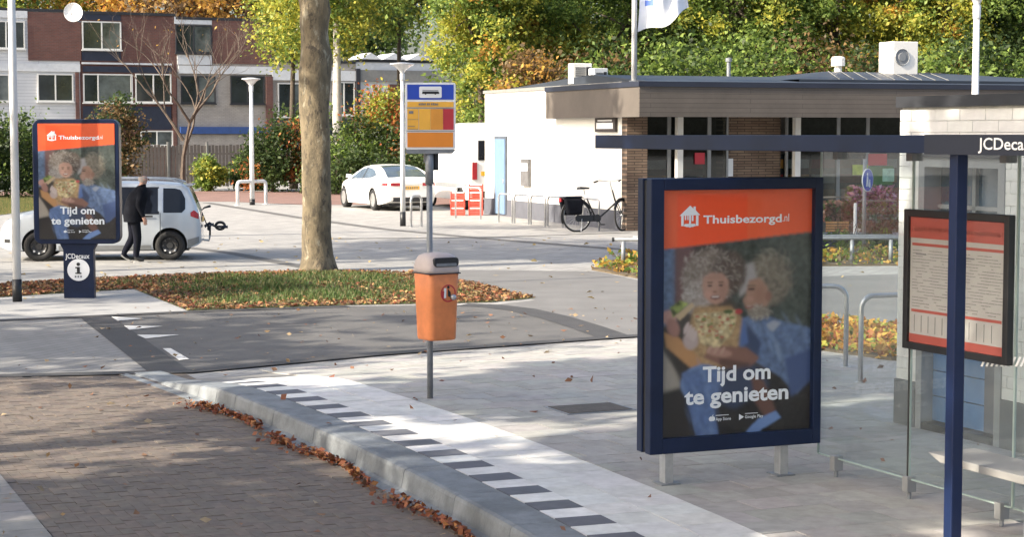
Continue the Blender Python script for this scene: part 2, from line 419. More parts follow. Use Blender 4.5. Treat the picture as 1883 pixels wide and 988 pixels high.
PAL = dict(
    green=[(0.045, 0.075, 0.016), (0.075, 0.11, 0.022), (0.11, 0.15, 0.03)],
    dark=[(0.022, 0.04, 0.012), (0.035, 0.058, 0.016), (0.05, 0.075, 0.02)],
    yellow=[(0.16, 0.17, 0.025), (0.24, 0.22, 0.035), (0.13, 0.155, 0.03)],
    orange=[(0.33, 0.18, 0.035), (0.40, 0.25, 0.05), (0.26, 0.14, 0.035)],
    red=[(0.30, 0.09, 0.03), (0.22, 0.08, 0.03), (0.34, 0.14, 0.04)],
    brown=[(0.12, 0.075, 0.035), (0.16, 0.10, 0.04), (0.09, 0.065, 0.03)])
for _k in PAL: PAL[_k] = [tuple(c * (2.05 if _k in ('green', 'yellow') else 1.5) for c in q) for q in PAL[_k]]
def crown(name, c, rad, n, size, mix, seed, parent, clumps=70, hollow=0.45, spread=0.2, droop=0.0):
    r = np.random.default_rng(seed)
    d = r.normal(size=(clumps, 3)); d /= np.linalg.norm(d, axis=1)[:, None]
    rr = hollow + (1 - hollow) * r.uniform(0, 1, clumps) ** 0.6
    R = np.array(rad)
    C = np.array(c) + d * rr[:, None] * R * r.uniform(0.82, 1.12, (clumps, 1))
    keys = list(mix); w = np.array([mix[k] for k in keys], float); w /= w.sum()
    kc = r.choice(len(keys), clumps, p=w)
    idx = r.integers(0, clumps, n)
    cr = spread * R.mean() * r.uniform(0.6, 1.4, clumps)
    off = r.normal(size=(n, 3)) * cr[idx][:, None] * np.array([1, 1, 0.75])
    P = C[idx] + off
    if droop: P[:, 2] -= droop * r.uniform(0, 1, n) ** 2
    pal = np.array([PAL[k] for k in keys])
    col = pal[kc[idx], r.integers(0, 3, n)] * r.uniform(0.75, 1.3, (n, 1))
    return soup(name, leaf_quads(P, size, 0.2, r), col, M['leaf'], parent), C
def limbs(mb, base, top, r0, targets, seed, n=7, sub=True):
    rr = random.Random(seed)
    base, top = Vector(base), Vector(top)
    for T in targets:
        T = Vector(T); s = base.lerp(top, rr.uniform(0.45, 1.0))
        mid = s.lerp(T, 0.5) + Vector((rr.uniform(-.3, .3), rr.uniform(-.3, .3), rr.uniform(0, .5)))
        mb.tube([s, s.lerp(mid, .5) + Vector((0, 0, .08)), mid, T], [r0 * .42, r0 * .33, r0 * .22, r0 * .07], 6)
def tree(name, label, loc, height, rad, cz, mix, seed, n=7000, size=0.3, r0=0.2, bark='bark_dark', group=None, clumps=70, lean=(0, 0), cat='tree', droop=0.0, spread=0.2, hollow=0.45):
    t = thing(name, label, cat, loc, 0, group)
    rr = random.Random(seed)
    top = Vector((lean[0], lean[1], cz + rad[2] * 0.4))
    cr, C = crown('crown', (lean[0], lean[1], cz), rad, n, size, mix, seed, t, clumps, hollow=hollow, spread=spread, droop=droop)
    mb = MB(); k = 7
    pts = [Vector((0, 0, 0)).lerp(top, i / k) + Vector((rr.uniform(-.06, .06), rr.uniform(-.06, .06), 0)) * (0 if i == 0 else 1) for i in range(k + 1)]
    mb.tube(pts, [r0 * 1.35] + [r0 * (1 - 0.75 * i / k) for i in range(1, k + 1)], 10)
    limbs(mb, pts[2], pts[-1], r0, [tuple(C[i]) for i in range(0, min(16, clumps))], seed)
    mb.build('trunk', M[bark], t, smooth=True)
    return t

# ================================================================== SETTING
DV = Vector((0.405, -0.914)).normalized()      # along the bus platform, towards the camera
PV = Vector((-DV.y, DV.x))                     # across it, away from the road
RZ_P = math.atan2(PV.y, PV.x)                  # local x = PV
RZ_D = math.atan2(DV.y, DV.x)                  # local x = DV
def sheet(name, poly, z, m):
    mb = MB(); n = len(poly)
    mb.add([(p[0], p[1], z) for p in poly], [tuple(range(n))])
    return struct(mb.build(name, m))
def strip(name, pts, width, z, m):
    """band of real width along a ground polyline"""
    P = [Vector(p[:2]) for p in pts]; L, R = [], []
    for i, p in enumerate(P):
        t = (P[min(i + 1, len(P) - 1)] - P[max(i - 1, 0)]).normalized(); q = Vector((-t.y, t.x))
        L.append(p + q * width / 2); R.append(p - q * width / 2)
    mb = MB(); n = len(P)
    mb.add([(p.x, p.y, z) for p in L + R], [(i, n + i, n + i + 1, i + 1) for i in range(n - 1)])
    return struct(mb.build(name, m))
def gp(*pp): return [G(*p) for p in pp]
def ccw(poly):
    a = sum(poly[i][0] * poly[(i + 1) % len(poly)][1] - poly[(i + 1) % len(poly)][0] * poly[i][1] for i in range(len(poly)))
    return poly if a > 0 else poly[::-1]
sheet('ground', [(-300, -60), (300, -60), (300, 500), (-300, 500)], 0.0, M['ground'])

# kerb line: X of the platform-side edge of the kerb as a function of Y
def KX(y):
    u = y - 10.41
    return 0.42 - 0.36 * u - 0.01357 * u * max(u, -2)
def kerb_frame(y):
    t = Vector((KX(y + .01) - KX(y - .01), .02)).normalized()      # pointing away from camera
    return Vector((KX(y), y)), Vector((t.y, -t.x))                   # point, normal towards the platform
FA, FB = G(340, 688), G(1180, 624)
FD = (FB - FA).to_2d().normalized(); FN = Vector((FD.y, -FD.x))      # into the platform
def hp(x, y):
    q = (Vector((x, y)) - FA.to_2d()).dot(FN) / 2.6
    q = min(1, max(0, q)); return 0.16 * q * q * (3 - 2 * q)
PZ = 0.16

# road bricks, cross path and bands
far_l = Vector((-60, FA.y - 1.0))
sheet('road', ccw([(-60, -40), (8, -40), (4, 4), (KX(6), 6), (KX(10), 10), (KX(14), 14), (KX(17), 17), (FA.x, FA.y), (-60, G(0, 690).y)]), 0.004, M['mortar'])
asph = gp((205, 585), (345, 574), (640, 564), (860, 562), (930, 567), (1000, 579), (1070, 600), (1130, 622), (1000, 634), (700, 655), (400, 684), (336, 688))
sheet('cycle_path', ccw([p[:2] for p in asph]), 0.006, M['asphalt'])
sheet('path', ccw([p[:2] for p in gp((-500, 612), (150, 586), (286, 684), (-500, 708))]), 0.006, M['light_paver'])
strip('asphalt_band', [G(176, 584), G(312, 686)], 0.42, 0.010, M['dark_asphalt'])
strip('edge_band', [G(-500, 613), G(0, 591), G(345, 575), G(640, 565)], 0.22, 0.013, M['dark_asphalt'])
strip('edge_band', [G(-500, 711), G(0, 694), G(300, 687), G(345, 686), G(700, 653), G(1130, 622), G(1300, 612), G(1700, 596)], 0.24, 0.016, M['dark_asphalt'])
cb = [G(850, 562), G(905, 564), G(960, 571), G(1020, 585), G(1075, 602), G(1135, 623)]
strip('edge_band', cb, 0.45, 0.010, M['dark_asphalt'])
sheet('pavement', ccw([p[:2] for p in gp((-500, 560), (0, 549), (245, 533), (345, 573), (0, 589), (-500, 610))]), 0.008, M['slab'])
strip('drain_band', [G(380, 373), G(560, 402), G(700, 421), G(900, 440), G(1180, 462)], 0.34, 0.006, M['asphalt'])
strip('drain_band', [G(300, 450), G(420, 465), G(540, 488), G(600, 500)], 0.3, 0.006, M['asphalt'])
strip('drain_band', [G(560, 440), G(900, 437), G(1160, 428)], 0.15, 0.009, M['asphalt'])
sheet('side_road', ccw([p[:2] for p in gp((-300, 366), (420, 371), (560, 377), (1200, 377), (1200, 352), (-300, 352))]), 0.006, M['red_paver'])
sheet('cycle_path', ccw([p[:2] for p in gp((760, 500), (860, 497), (1100, 500), (1180, 518), (1650, 505), (1900, 505), (1900, 590), (1180, 617), (1135, 620), (1075, 600), (1020, 583), (960, 569), (905, 562), (985, 553), (870, 520))]), 0.0055, mat('mid_grey_asphalt', (0.15, 0.147, 0.145), 0.85, var=0.14, scale=1.2, bump=0.4, bscale=90, dirt=0.2))

# painted yield teeth and the dash
def paint(poly):
    o = MB().add([(p.x, p.y, 0.0135) for p in ccw([v for v in gp(*poly)])], [tuple(range(len(poly)))]).build('road_marking', M['white_paint'])
    return struct(o)
for P in ([(204, 584), (266, 588), (216, 592)], [(228, 601), (300, 602), (238, 609)], [(252, 618), (330, 618), (268, 625)], [(299, 643), (314, 643), (348, 663), (329, 665)]):
    paint(P)

def colmesh(mb, name, m, cols):
    """mesh whose Col attribute is set per face group"""
    me = mb.mesh(name, m)
    ca = me.color_attributes.new('Col', 'FLOAT_COLOR', 'CORNER')
    arr = np.ones((len(me.loops), 4), 'f'); k = 0
    for p, c in zip(me.polygons, cols):
        arr[k:k + p.loop_total, :3] = c; k += p.loop_total
    ca.data.foreach_set('color', arr.ravel()); return me
def jit(c, a, r=rng):
    k = 1 + r.uniform(-a, a); return tuple(x * k * (1 + r.uniform(-a, a) * .25) for x in c)
def clip(poly, o, n):
    """keep the part of poly where (p-o).n >= 0"""
    out = []
    for i, a in enumerate(poly):
        b = poly[(i + 1) % len(poly)]
        da, db = (a - o).dot(n), (b - o).dot(n)
        if da >= 0: out.append(a)
        if da * db < 0: out.append(a.lerp(b, da / (da - db)))
    return out
def inset(poly, g):
    c = sum(poly, Vector((0, 0))) / len(poly)
    return [c + (p - c) * max(0.2, 1 - g / max((p - c).length, 1e-3)) for p in poly]
def visible(p, z=0.0, mx=40):
    d = p.y
    if d < 6: return False
    px = W / 2 + p.x / d * F
    py = HZ + (CH - z) / d * F
    return -mx < px < W + mx and py < H + 60

# ---- clay bricks of the bus lane: herringbone, individual near the camera
road = bpy.data.objects['road']
bw = 0.080
bt = [(-0.5, (0.140, 0.113, 0.093)), (0, (0.150, 0.121, 0.098)), (0, (0.132, 0.108, 0.092)), (0, (0.156, 0.128, 0.105)), (0, (0.146, 0.115, 0.094))]
cells = []
ax = Vector((DV.x, DV.y)); ay = Vector((PV.x, PV.y))
org = Vector((-2.5, 13.0))
for a in range(-124, 125):
    for b in range(-63, 64):
        for vert in (0, 1):
            x, y = a + 2 * b, a - 2 * b
            cx, cy, hw, hh = (x + 1, y + .5, 1, .5) if not vert else (x + .5, y + 2, .5, 1)
            c = org + ax * cx * bw + ay * cy * bw
            if c.y > 18.5 or c.y < 8.5 or c.x > KX(c.y) - .28 or not visible(c): continue
            lim = FA.y - .25 + (c.x - FA.x) * (-0.01)
            if c.y > lim - .05: continue
            if c.x < -2.2 - (14.2 - c.y) * -0.34 - 0.0 and False: continue
            cells.append((c, vert))
# left-hand pale strip beside the bricks
sA, sB = G(0, 872), G(95, 986)
sd = (sB - sA).to_2d().normalized(); sn = Vector((-sd.y, sd.x))
if sn.x < 0: sn = -sn
cells = [q for q in cells if (q[0] - sA.to_2d()).dot(sn) > -0.04]
cells.sort(key=lambda q: q[0].y)
var_me = []
for k in range(10):
    c = jit(bt[k % 5][1], 0.07)
    mb = MB(); h = .0016
    mb.prism([(-bw + h, -bw / 2 + h), (bw - h, -bw / 2 + h), (bw - h, bw / 2 - h), (-bw + h, bw / 2 - h)], -0.03, 0.0)
    var_me.append(colmesh(mb, 'road_brick', M['brick'], [c] * 6))
rest = MB(); rcol = []
for i, (c, vert) in enumerate(cells):
    z = 0.012 + rng.uniform(-.0025, .0025); an = RZ_D + (math.pi / 2 if vert else 0)
    if i < 300:
        o = link('road_brick', rng.choice(var_me), road); o.location = (c.x, c.y, z); o.rotation_euler = (rng.uniform(-.008, .008), rng.uniform(-.008, .008), an)
    else:
        ca, sa = math.cos(an), math.sin(an); h = .0016
        q = [(-bw + h, -bw / 2 + h), (bw - h, -bw / 2 + h), (bw - h, bw / 2 - h), (-bw + h, bw / 2 - h)]
        rest.prism([(c.x + u * ca - v * sa, c.y + u * sa + v * ca) for u, v in q], z - .02, z)
        rcol += [jit(rng.choice(bt)[1], 0.07)] * 6
o = link('road_bricks', colmesh(rest, 'road_bricks', M['brick'], rcol), road); stuff(o)
st = [sA.to_2d() - sd * 6, sA.to_2d(), sB.to_2d(), sB.to_2d() + sd * 3]
k = 0
for row in (0, 1):
    for i in range(-25, 30):
        a = sA.to_2d() + sd * (i * 0.3) - sn * (0.01 + row * .3 + .295); b = a + sd * .293
        mb = MB().prism([tuple(v) for v in (a, b, b + sn * .29, a + sn * .29)][::1], -.02, 0.018)
        o = link('paving_tile', colmesh(mb, 'edge_slab', M['tile'], [jit((0.25, 0.235, 0.22), .1)] * 6), road)

# ---- raised bus platform
pl = MB(); ys = [4 + i * .5 for i in range(40)]
xs_n = 24
gridv, gridf = [], []
for j, y in enumerate(np.linspace(3.0, 30.0, 55)):
    x0 = KX(y)
    for i in range(xs_n):
        x = x0 + (16 - x0) * (i / (xs_n - 1)) ** 1.6
        q = (Vector((x, y)) - FA.to_2d()).dot(FN)
        gridv.append((x, y, hp(x, y) - (0.012 if q > 0.3 else 0.012 + 0.06 * (0.3 - q))))
for j in range(54):
    for i in range(xs_n - 1):
        a = j * xs_n + i; gridf.append((a, a + 1, a + xs_n + 1, a + xs_n))
platform = struct(MB().add(gridv, gridf).build('bus_platform', M['joint'], smooth=True))

def tile_mesh(poly, c, dep=0.03, lift=0.0):
    c0 = sum(poly, Vector((0, 0))) / len(poly)
    P = inset(poly, 0.0035); n = len(P)
    dz = rng.uniform(-.0015, .0015) + lift
    v = [(p.x, p.y, hp(p.x, p.y) - dep) for p in P] + [(p.x, p.y, hp(p.x, p.y) + dz) for p in P]
    f = [tuple(range(n, 2 * n))] + [(i, (i + 1) % n, (i + 1) % n + n, i + n) for i in range(n)]
    return v, f
def off_curve(y, t):
    p, n = kerb_frame(y); return p + n * t
def arc_table():
    T = [(0.0, 19.2)]; y = 19.2; s = 0
    while y > 5:
        p0 = Vector((KX(y), y)); y -= .02; s += (Vector((KX(y), y)) - p0).length; T.append((s, y))
    return T
ARC = arc_table(); AS = [t[0] for t in ARC]; AY = [t[1] for t in ARC]
def y_at(s): return float(np.interp(s, AS, AY))
STOT = AS[-1]
BL, BAND = 0.31, 0.97
def strip_cells(t0, t1, s0, ds):
    out = []; s = s0
    while s < STOT - 1:
        y0, y1 = y_at(s), y_at(s + ds)
        q = [off_curve(y0, t0), off_curve(y0, t1), off_curve(y1, t1), off_curve(y1, t0)]
        q = clip(q[::-1], FA.to_2d() + FN * .1, FN)
        if len(q) >= 3: out.append((sum(q, Vector((0, 0))) / len(q), q, len(out)))
        s += ds
    return out
plat_tiles = []
for c, q, i in strip_cells(0.01, BL, 1.75, 0.25):
    plat_tiles.append((c, q, (0.62, 0.61, 0.59) if i % 2 else (0.105, 0.11, 0.128), 'platform_block', 0.002))
for a, b in ((BL, BL + .31), (BL + .31, BAND)):
    for c, q, i in strip_cells(a, b, 1.75 + (.15 if a > BL else 0), 0.3):
        plat_tiles.append((c, q, (0.55, 0.545, 0.53), 'white_tile', 0.001))
# grey tiles in straight half-bond rows across the platform
O0 = Vector((0.9, 12.2)); TS = 0.30
def t_band(sv):
    """t of the band edge on the row line s=sv"""
    lo, hi = -8.0, 6.0
    for _ in range(40):
        m = (lo + hi) / 2; p = O0 + DV * sv + PV * m
        q, n = kerb_frame(p.y)
        if (p - q).dot(n) < BAND: lo = m
        else: hi = m
    return (lo + hi) / 2
for r in range(-36, 16):
    s0, s1 = r * TS, (r + 1) * TS
    ta, tb = t_band(s0), t_band(s1)
    t = math.floor(max(ta, tb) / TS) * TS + (TS / 2 if r % 2 else 0)
    while t - max(ta, tb) < .08: t += TS
    row = [[O0 + DV * s0 + PV * ta, O0 + DV * s0 + PV * t, O0 + DV * s1 + PV * t, O0 + DV * s1 + PV * tb]]
    while t < 5.2:
        row.append([O0 + DV * s0 + PV * t, O0 + DV * s0 + PV * (t + TS), O0 + DV * s1 + PV * (t + TS), O0 + DV * s1 + PV * t]); t += TS
    for q in row:
        q = clip(q[::-1], FA.to_2d() + FN * .06, FN)
        if len(q) < 3: continue
        c = sum(q, Vector((0, 0))) / len(q)
        plat_tiles.append((c, q, (0.33, 0.322, 0.305), 'paving_tile', 0.0))
plat_tiles = [q for q in plat_tiles if visible(q[0], PZ)]
plat_tiles.sort(key=lambda q: q[0].y)
cnt = {}
restt = {}
for c, q, col, nm, lift in plat_tiles:
    if sum((q[i].x * q[(i + 1) % len(q)].y - q[(i + 1) % len(q)].x * q[i].y) for i in range(len(q))) < 0: q = q[::-1]
    cc = jit(col, 0.10 if nm == 'paving_tile' else 0.06)
    v, f = tile_mesh(q, col, lift=lift); k = cnt.get(nm, 0); cnt[nm] = k + 1
    if k < 300:
        link(nm, colmesh(MB().add(v, f), nm, M['tile'], [cc] * len(f)), platform)
    else:
        mb, cl = restt.setdefault(nm, (MB(), [])); mb.add(v, f); cl += [cc] * len(f)
for nm, (mb, cl) in restt.items():
    stuff(link('paving_tiles', colmesh(mb, 'paving_tiles', M['tile'], cl), platform))
# bluestone kerb, one stone after another
kerb = struct(link('kerb', None))
s = 0.35; k = 0
while s < STOT - 1.2:
    L = 1.0 if s > 3 else 0.5
    ring = []; nseg = 4
    for j in range(nseg + 1):
        y = y_at(s + .004 + (L - .008) * j / nseg); p, n = kerb_frame(y); h = max(0.018, hp(p.x + .05, y)) + .003
        prof = [(0.0, -.05), (0.0, h), (-.27, h + .0), (-.298, h - .008), (-.308, h - .03), (-.318, h * .45), (-.328, h * .2), (-.355, .017), (-.44, .0145), (-.44, -.05)]
        ring.append([(p.x + n.x * t, p.y + n.y * t, z) for t, z in prof])
    m = len(ring[0]); vv = [v for R_ in ring for v in R_]
    ff = [(j * m + i, j * m + i + 1, (j + 1) * m + i + 1, (j + 1) * m + i) for j in range(nseg) for i in range(m - 1)]
    ff += [tuple(range(m - 1, -1, -1)), tuple(nseg * m + i for i in range(m))]
    MB().add(vv, ff).build('kerbstone', M['bluestone'], kerb)
    s += L; k += 1
# manhole cover
mp = G(1085, 752, PZ)
mc = thing('manhole_cover', 'rusty square inspection cover set in the platform tiles', 'manhole', (mp.x, mp.y, PZ), RZ_P)
MB().box(-.32, .32, -.24, .24, -.02, .004).build('frame', M['galv'], mc)
lid = MB().box(-.29, .29, -.21, .21, -.01, .008).build('lid', M['iron'], mc)

# ================================================================== STORE AND HOUSES
def wall_quad(mb, u0, u1, z0, z1, y0=0.0, y1=0.1, mi=0): return mb.box(u0, u1, y0, y1, z0, z1, mi)
# ---- white flank wall of the shop; local x runs along the wall towards the camera, local y into the building
WA, WB = G(892, 393), G(1152, 425)
WD = (WB - WA).to_2d().normalized(); WP = Vector((-WD.y, WD.x)); RZ_W = math.atan2(WD.y, WD.x); RZ_F = math.atan2(WP.y, WP.x)
WL = (WB - WA).length; WH = 3.70
shop = thing('shop_building', 'low white rendered shop with dark roof and timber fascia behind the bike hoops', 'building', (WB.x, WB.y, 0), RZ_F)
# local frame at corner WB: x along the front (to the right), y into the building (away)
mb = MB(); mb.box(0.0, .32, .32, WL, .0, WH); mb.box(.32, 20, WL - .3, WL, 0, WH); mb.build('flank_wall', M['white_render'], shop)
MB().box(-.025, .0, .34, WL + .02, 0, .50).build('plinth', M['grey_plinth'], shop)
MB().box(-.05, .42, .2, WL + .05, WH, WH + .09).build('coping', M['coping'], shop)
fm = plane_map((WB.x, WB.y), (WD.x, WD.y))
def flank(px, py):            # pixel -> (local y along wall, z)
    u, z = fm(px, py); return -u, z
y1, zt = flank(911, 250); y0, _ = flank(933, 250)
d = MB().box(-.045, -.012, y0, y1, .06, zt).build('door_frame', mat('slate_door_frame', (.07, .085, .11), .6), shop)
door = MB().box(-.07, -.04, y0 + .06, y1 - .14, .06, zt - .09).build('door', M['bluedoor'], shop)
MB().box(-.10, -.07, y0 + .12, y0 + .16, 1.0, 1.12).build('handle', M['steel'], door)
a1, z1 = flank(963, 292); a0, z0 = flank(977, 343)
vb = MB().box(-.10, -.01, a0, a1, z0, z1).build('wall_box', mat('grey_wall_box', (.11, .11, .115), .6), shop)
MB().box(-.112, -.10, a0 + .05, a1 - .05, z1 - .35, z1 - .12).build('notice', M['white_sign'], vb)
b1, z1 = flank(1099, 219); b0, z0 = flank(1136, 241)
sg = MB().box(-.08, -.015, b0, b1, z0 - .02, z1 + .03).build('wall_sign', mat('brown_wall_sign', (.05, .04, .037), .6), shop)
MB().box(-.088, -.081, b0 + .12, b1 - .12, z0 + .06, z0 + .22).build('lettering', M['white_sign'], sg)
MB().box(-.088, -.081, b0 + .2, b1 - .2, z1 - .06, z1 - .02).build('lettering', M['white_sign'], sg)
# front: brick pier, glazing, second brick wall, interior
front = plane_map((WB.x, WB.y), (WP.x, WP.y))
def fu(px, py=300): return front(px, py)[0]
FH = 3.05
MB().box(.0, fu(1190), -.01, .319, 0, FH).build('brick_pier', M['shopbrick'], shop)
MB().box(fu(1345), fu(1452), .5, .9, 0, FH).build('brick_wall', M['shopbrick'], shop)
MB().box(.33, 16.0, .0, 5.2, -.02, .03).build('shop_floor', M['slab'], shop)
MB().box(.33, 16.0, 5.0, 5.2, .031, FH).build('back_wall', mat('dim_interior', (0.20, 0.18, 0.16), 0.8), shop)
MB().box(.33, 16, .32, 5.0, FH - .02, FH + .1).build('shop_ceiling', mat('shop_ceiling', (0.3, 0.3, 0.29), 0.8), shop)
for a, b in ((1190, 1236), (1236, 1310), (1310, 1345), (1452, 1548), (1548, 1602), (1602, 1690), (1690, 1790)):
    w = link('shop_window', None, shop)
    mb = MB(); ua, ub = fu(a), fu(b)
    for e in (ua, ub - .05): mb.box(e, e + .05, .18, .26, .03, FH - .03)
    mb.box(ua + .05, ub - .05, .18, .26, .03, .12); mb.box(ua + .05, ub - .05, .18, .26, FH - .1, FH - .03)
    mb.build('frame', M['frame_grey'], w)
    MB().box(ua + .05, ub - .05, .21, .225, .12, FH - .1).build('pane', M['shop_glass'], w)
# pale column, interior shelving and notices seen through the glass
for px in (1242, 1458):
    u = fu(px); MB().box(u, u + .16, -.12, .04, .03, FH - .16).build('column', M['frame_white'], shop)
for k, px in enumerate((1200, 1260, 1325, 1480, 1530, 1580, 1630, 1700)):
    u = fu(px); mb = MB(); mb.box(u, u + .75, 2.6, 3.2, .03, 1.9, 0)
    for j in range(4): mb.box(u + .02, u + .73, 2.55, 2.6, .25 + j * .42, .5 + j * .42, 1 + (j + k) % 3)
    mb.build('shelf', [M['dark'], M['amber_sign'], M['white_sign'], M['red_sign']], shop)
def notice(pa, pb, m, y=.165):
    (ua, za), (ub, zb) = front(*pa), front(*pb)
    return MB().box(ua, ub, y, y + .01, zb, za).build('notice', m, shop)
notice((1283, 281), (1301, 302), M['red_sign'])
q = notice((1603, 283), (1637, 304), M['red_sign'])
notice((1574, 303), (1602, 322), mat('lime_notice', (0.35, 0.42, 0.04), 0.5), .17)
notice((1604, 306), (1648, 340), mat('green_notice', (0.03, 0.12, 0.03), 0.5), .175)
notice((1629, 310), (1650, 334), mat('pale_green_notice', (0.3, 0.5, 0.4), 0.5), .16)
notice((1350, 292), (1362, 325), M['white_sign'], .44)
# timber fascia, dark trim, roof
OV, SV = 1.45, 0.30
ylen = 6.4
mb = MB(); mb.box(-SV, 22, -OV, -OV + .06, 2.88, 3.62)
fas = mb.build('timber_fascia', M['glulam'], shop)
m2 = brickmat('weathered_timber_side', (0.118, 0.100, 0.086), (0.100, 0.086, 0.074), (0.06, 0.05, 0.043), 4.2, 0.115, 0.006, 0.8, 'yz', var=0.2, off=0.35)
MB().box(-SV, -SV + .06, -OV + .061, ylen - OV, 2.88, 3.62).build('timber_fascia', m2, shop)
MB().box(-SV + .06, -.0, ylen - OV - .06, ylen - OV, 2.88, 3.62).build('timber_fascia', M['glulam'], shop)
MB().box(-SV + .061, 22, -OV + .061, .3, 2.9, 2.96).build('soffit', M['glulam'], shop)
mb = MB(); mb.box(-SV - .03, 22, -OV - .03, -OV + .1, 3.621, 3.75); mb.box(-SV - .03, -SV + .1, -OV + .101, ylen - OV + .02, 3.621, 3.75)
mb.build('roof_trim', M['trim_dark'], shop)
mb = MB(); mb.box(-SV + .1, 22, -OV + .101, ylen - OV, 3.66, 3.74)
mb.add([(.42, -1.0, 3.74), (22, -1.0, 3.74), (22, 3.4, 4.06), (.42, 3.4, 4.06), (22, WL, 3.8), (.42, WL, 3.8)], [(0, 1, 2, 3), (3, 2, 4, 5), (0, 3, 5), (1, 4, 2)])
roof = mb.build('roof', M['roof_dark'], shop)
# raised roof with standing seams
mb = MB(); mb.add([(5.0, .2, 3.9), (14.6, .2, 3.9), (12.0, 4.6, 4.27), (8.2, 4.6, 4.27), (14.6, 8.2, 3.9), (5.0, 8.2, 3.9), (5.0, .2, 3.6), (14.6, .2, 3.6)],
    [(0, 1, 2, 3), (1, 4, 2), (2, 4, 5, 3), (0, 3, 5), (6, 7, 1, 0)])
mb.build('raised_roof', M['roof_dark'], roof)
for i in range(9):
    a = Vector((6.2 + .42 * i, .2, 3.9)); b = Vector((8.3 + .42 * i, 4.5, 4.265))
    MB().tube([a + Vector((0, 0, .012)), b + Vector((0, 0, .012))], .012, 4).build('seam', M['coping'], roof)

# roof plant: separate things standing on the roof
def on_roof(px, Y): p = AT(px, 150, Y); return p.x
def acunit(name, label, px0, px1, py0, py1, Y, depth, m, fan=True, grille=True, zbase=None):
    a, b = AT(px0, py1, Y), AT(px1, py0, Y)
    t = thing(name, label, 'air conditioner', ((a.x + b.x) / 2, Y, zbase if zbase else a.z - .1), RZ_F)
    w, h = (b.x - a.x) / 2, b.z - (zbase if zbase else a.z - .1)
    MB().box(-w, w, 0, depth, .06, h).build('casing', m, t, bevel=.015)
    for x in (-w + .03, w - .1): MB().box(x, x + .07, .02, depth - .02, 0, .059).build('foot', M['dark'], t)
    if grille:
        mb = MB()
        for k in range(7): z = .16 + (h - .3) * k / 6; mb.box(-w + .06, w * .3, -.012, 0, z, z + (h - .3) / 12)
        mb.build('grille', M['dark'], t)
        MB().box(w * .38, w - .04, -.012, 0, .14, h - .1).build('fan_grille', M['dark'], t)
    if fan:
        MB().lathe([(.001, -.03), (.12, -.03), (.13, -.012), (.22, -.012), (.235, -.03), (.25, 0)], 20, (-w * .3, 0, h * .62), 'y').build('fan', M['frame_grey'], t)
    return t
acunit('air_conditioner', 'taller white air conditioner on the white shop roof beside a lower one', 1053, 1090, 116, 152, 51.5, .4, M['white_render'], fan=False, zbase=3.79)
acunit('air_conditioner', 'lower dark-grilled air conditioner on the white shop roof', 1091, 1119, 125, 152, 51.2, .4, M['band_white'], fan=False, zbase=3.79)
acunit('roof_unit', 'big white ventilation box with round fan on the dark seamed roof', 1639, 1692, 76, 131, 54.0, .8, M['white_render'], grille=False, zbase=3.95)
p = AT(1541, 133, 54.5); t = thing('roof_vent', 'white capped vent pipe on the dark roof', 'vent', (p.x, 54.5, 3.9))
MB().lathe([(.11, 0), (.11, .55), (.2, .55), (.2, .78), (.17, .82), (.01, .84)], 16).build('pipe', M['white_render'], t, smooth=False)
p = AT(1340, 133, 55); t = thing('roof_vent', 'small grey vent pipe on the dark roof near the flagpole', 'vent', (p.x, 55, 3.9))
MB().lathe([(.06, 0), (.06, .7), (.1, .7), (.1, .8), (.01, .82)], 12).build('pipe', M['galv'], t)

# flagpole and flag
p = AT(1166, 155, 47.4)
fp = thing('flagpole', 'white flagpole rising behind the shop fascia', 'flagpole', (p.x, 47.4, 3.7))
MB().tube([(0, 0, 0), (0, 0, 5.5)], [.075, .055], 12).build('pole', M['pole_white'], fp, smooth=True)
MB().lathe([(.06, 5.5), (.09, 5.56), (.06, 5.66), (.001, 5.68)], 12).build('finial', M['pole_white'], fp)
MB().box(-.12, .12, -.12, .12, 0, .12).build('base', M['galv'], fp)
fl = thing('flag', 'white flag with blue print hanging from the flagpole', 'flag', (p.x + .08, 47.38, 5.05))
N = 18; vs = []; fs = []; mi = []
for j in range(N + 1):
    for i in range(N + 1):
        u, v = i / N, j / N
        x = 1.32 * u * (1 - .10 * v) + .05 * math.sin(5 * v + 3 * u); z = 2.6 * v + .62 * u ** 1.6 * (1 - v * .5) + .07 * math.sin(9 * u + 2 * v)
        vs.append((x, (.20 * math.sin(8 * u + 3.2 * v) + .09 * math.sin(15 * u - 5 * v)) * (.15 + u) ** .7, z))
for j in range(N):
    for i in range(N): a = j * (N + 1) + i; fs.append((a, a + 1, a + N + 2, a + N + 1)); mi.append(1 if (2 <= i <= 12 and 3 <= j - i * .25 and ((i // 2) % 3 != 1 or j % 4 == 0)) else 0)
mb = MB(); mb.add(vs, fs); mb.m = mi; mb.build('cloth', [M['flag'], M['flag_blue']], fl, smooth=True)
mb = MB(); mb.tube([(-.05, 0, 0.1), (-.05, 0, 2.6)], .008, 5); mb.build('halyard', M['white_sign'], fl)

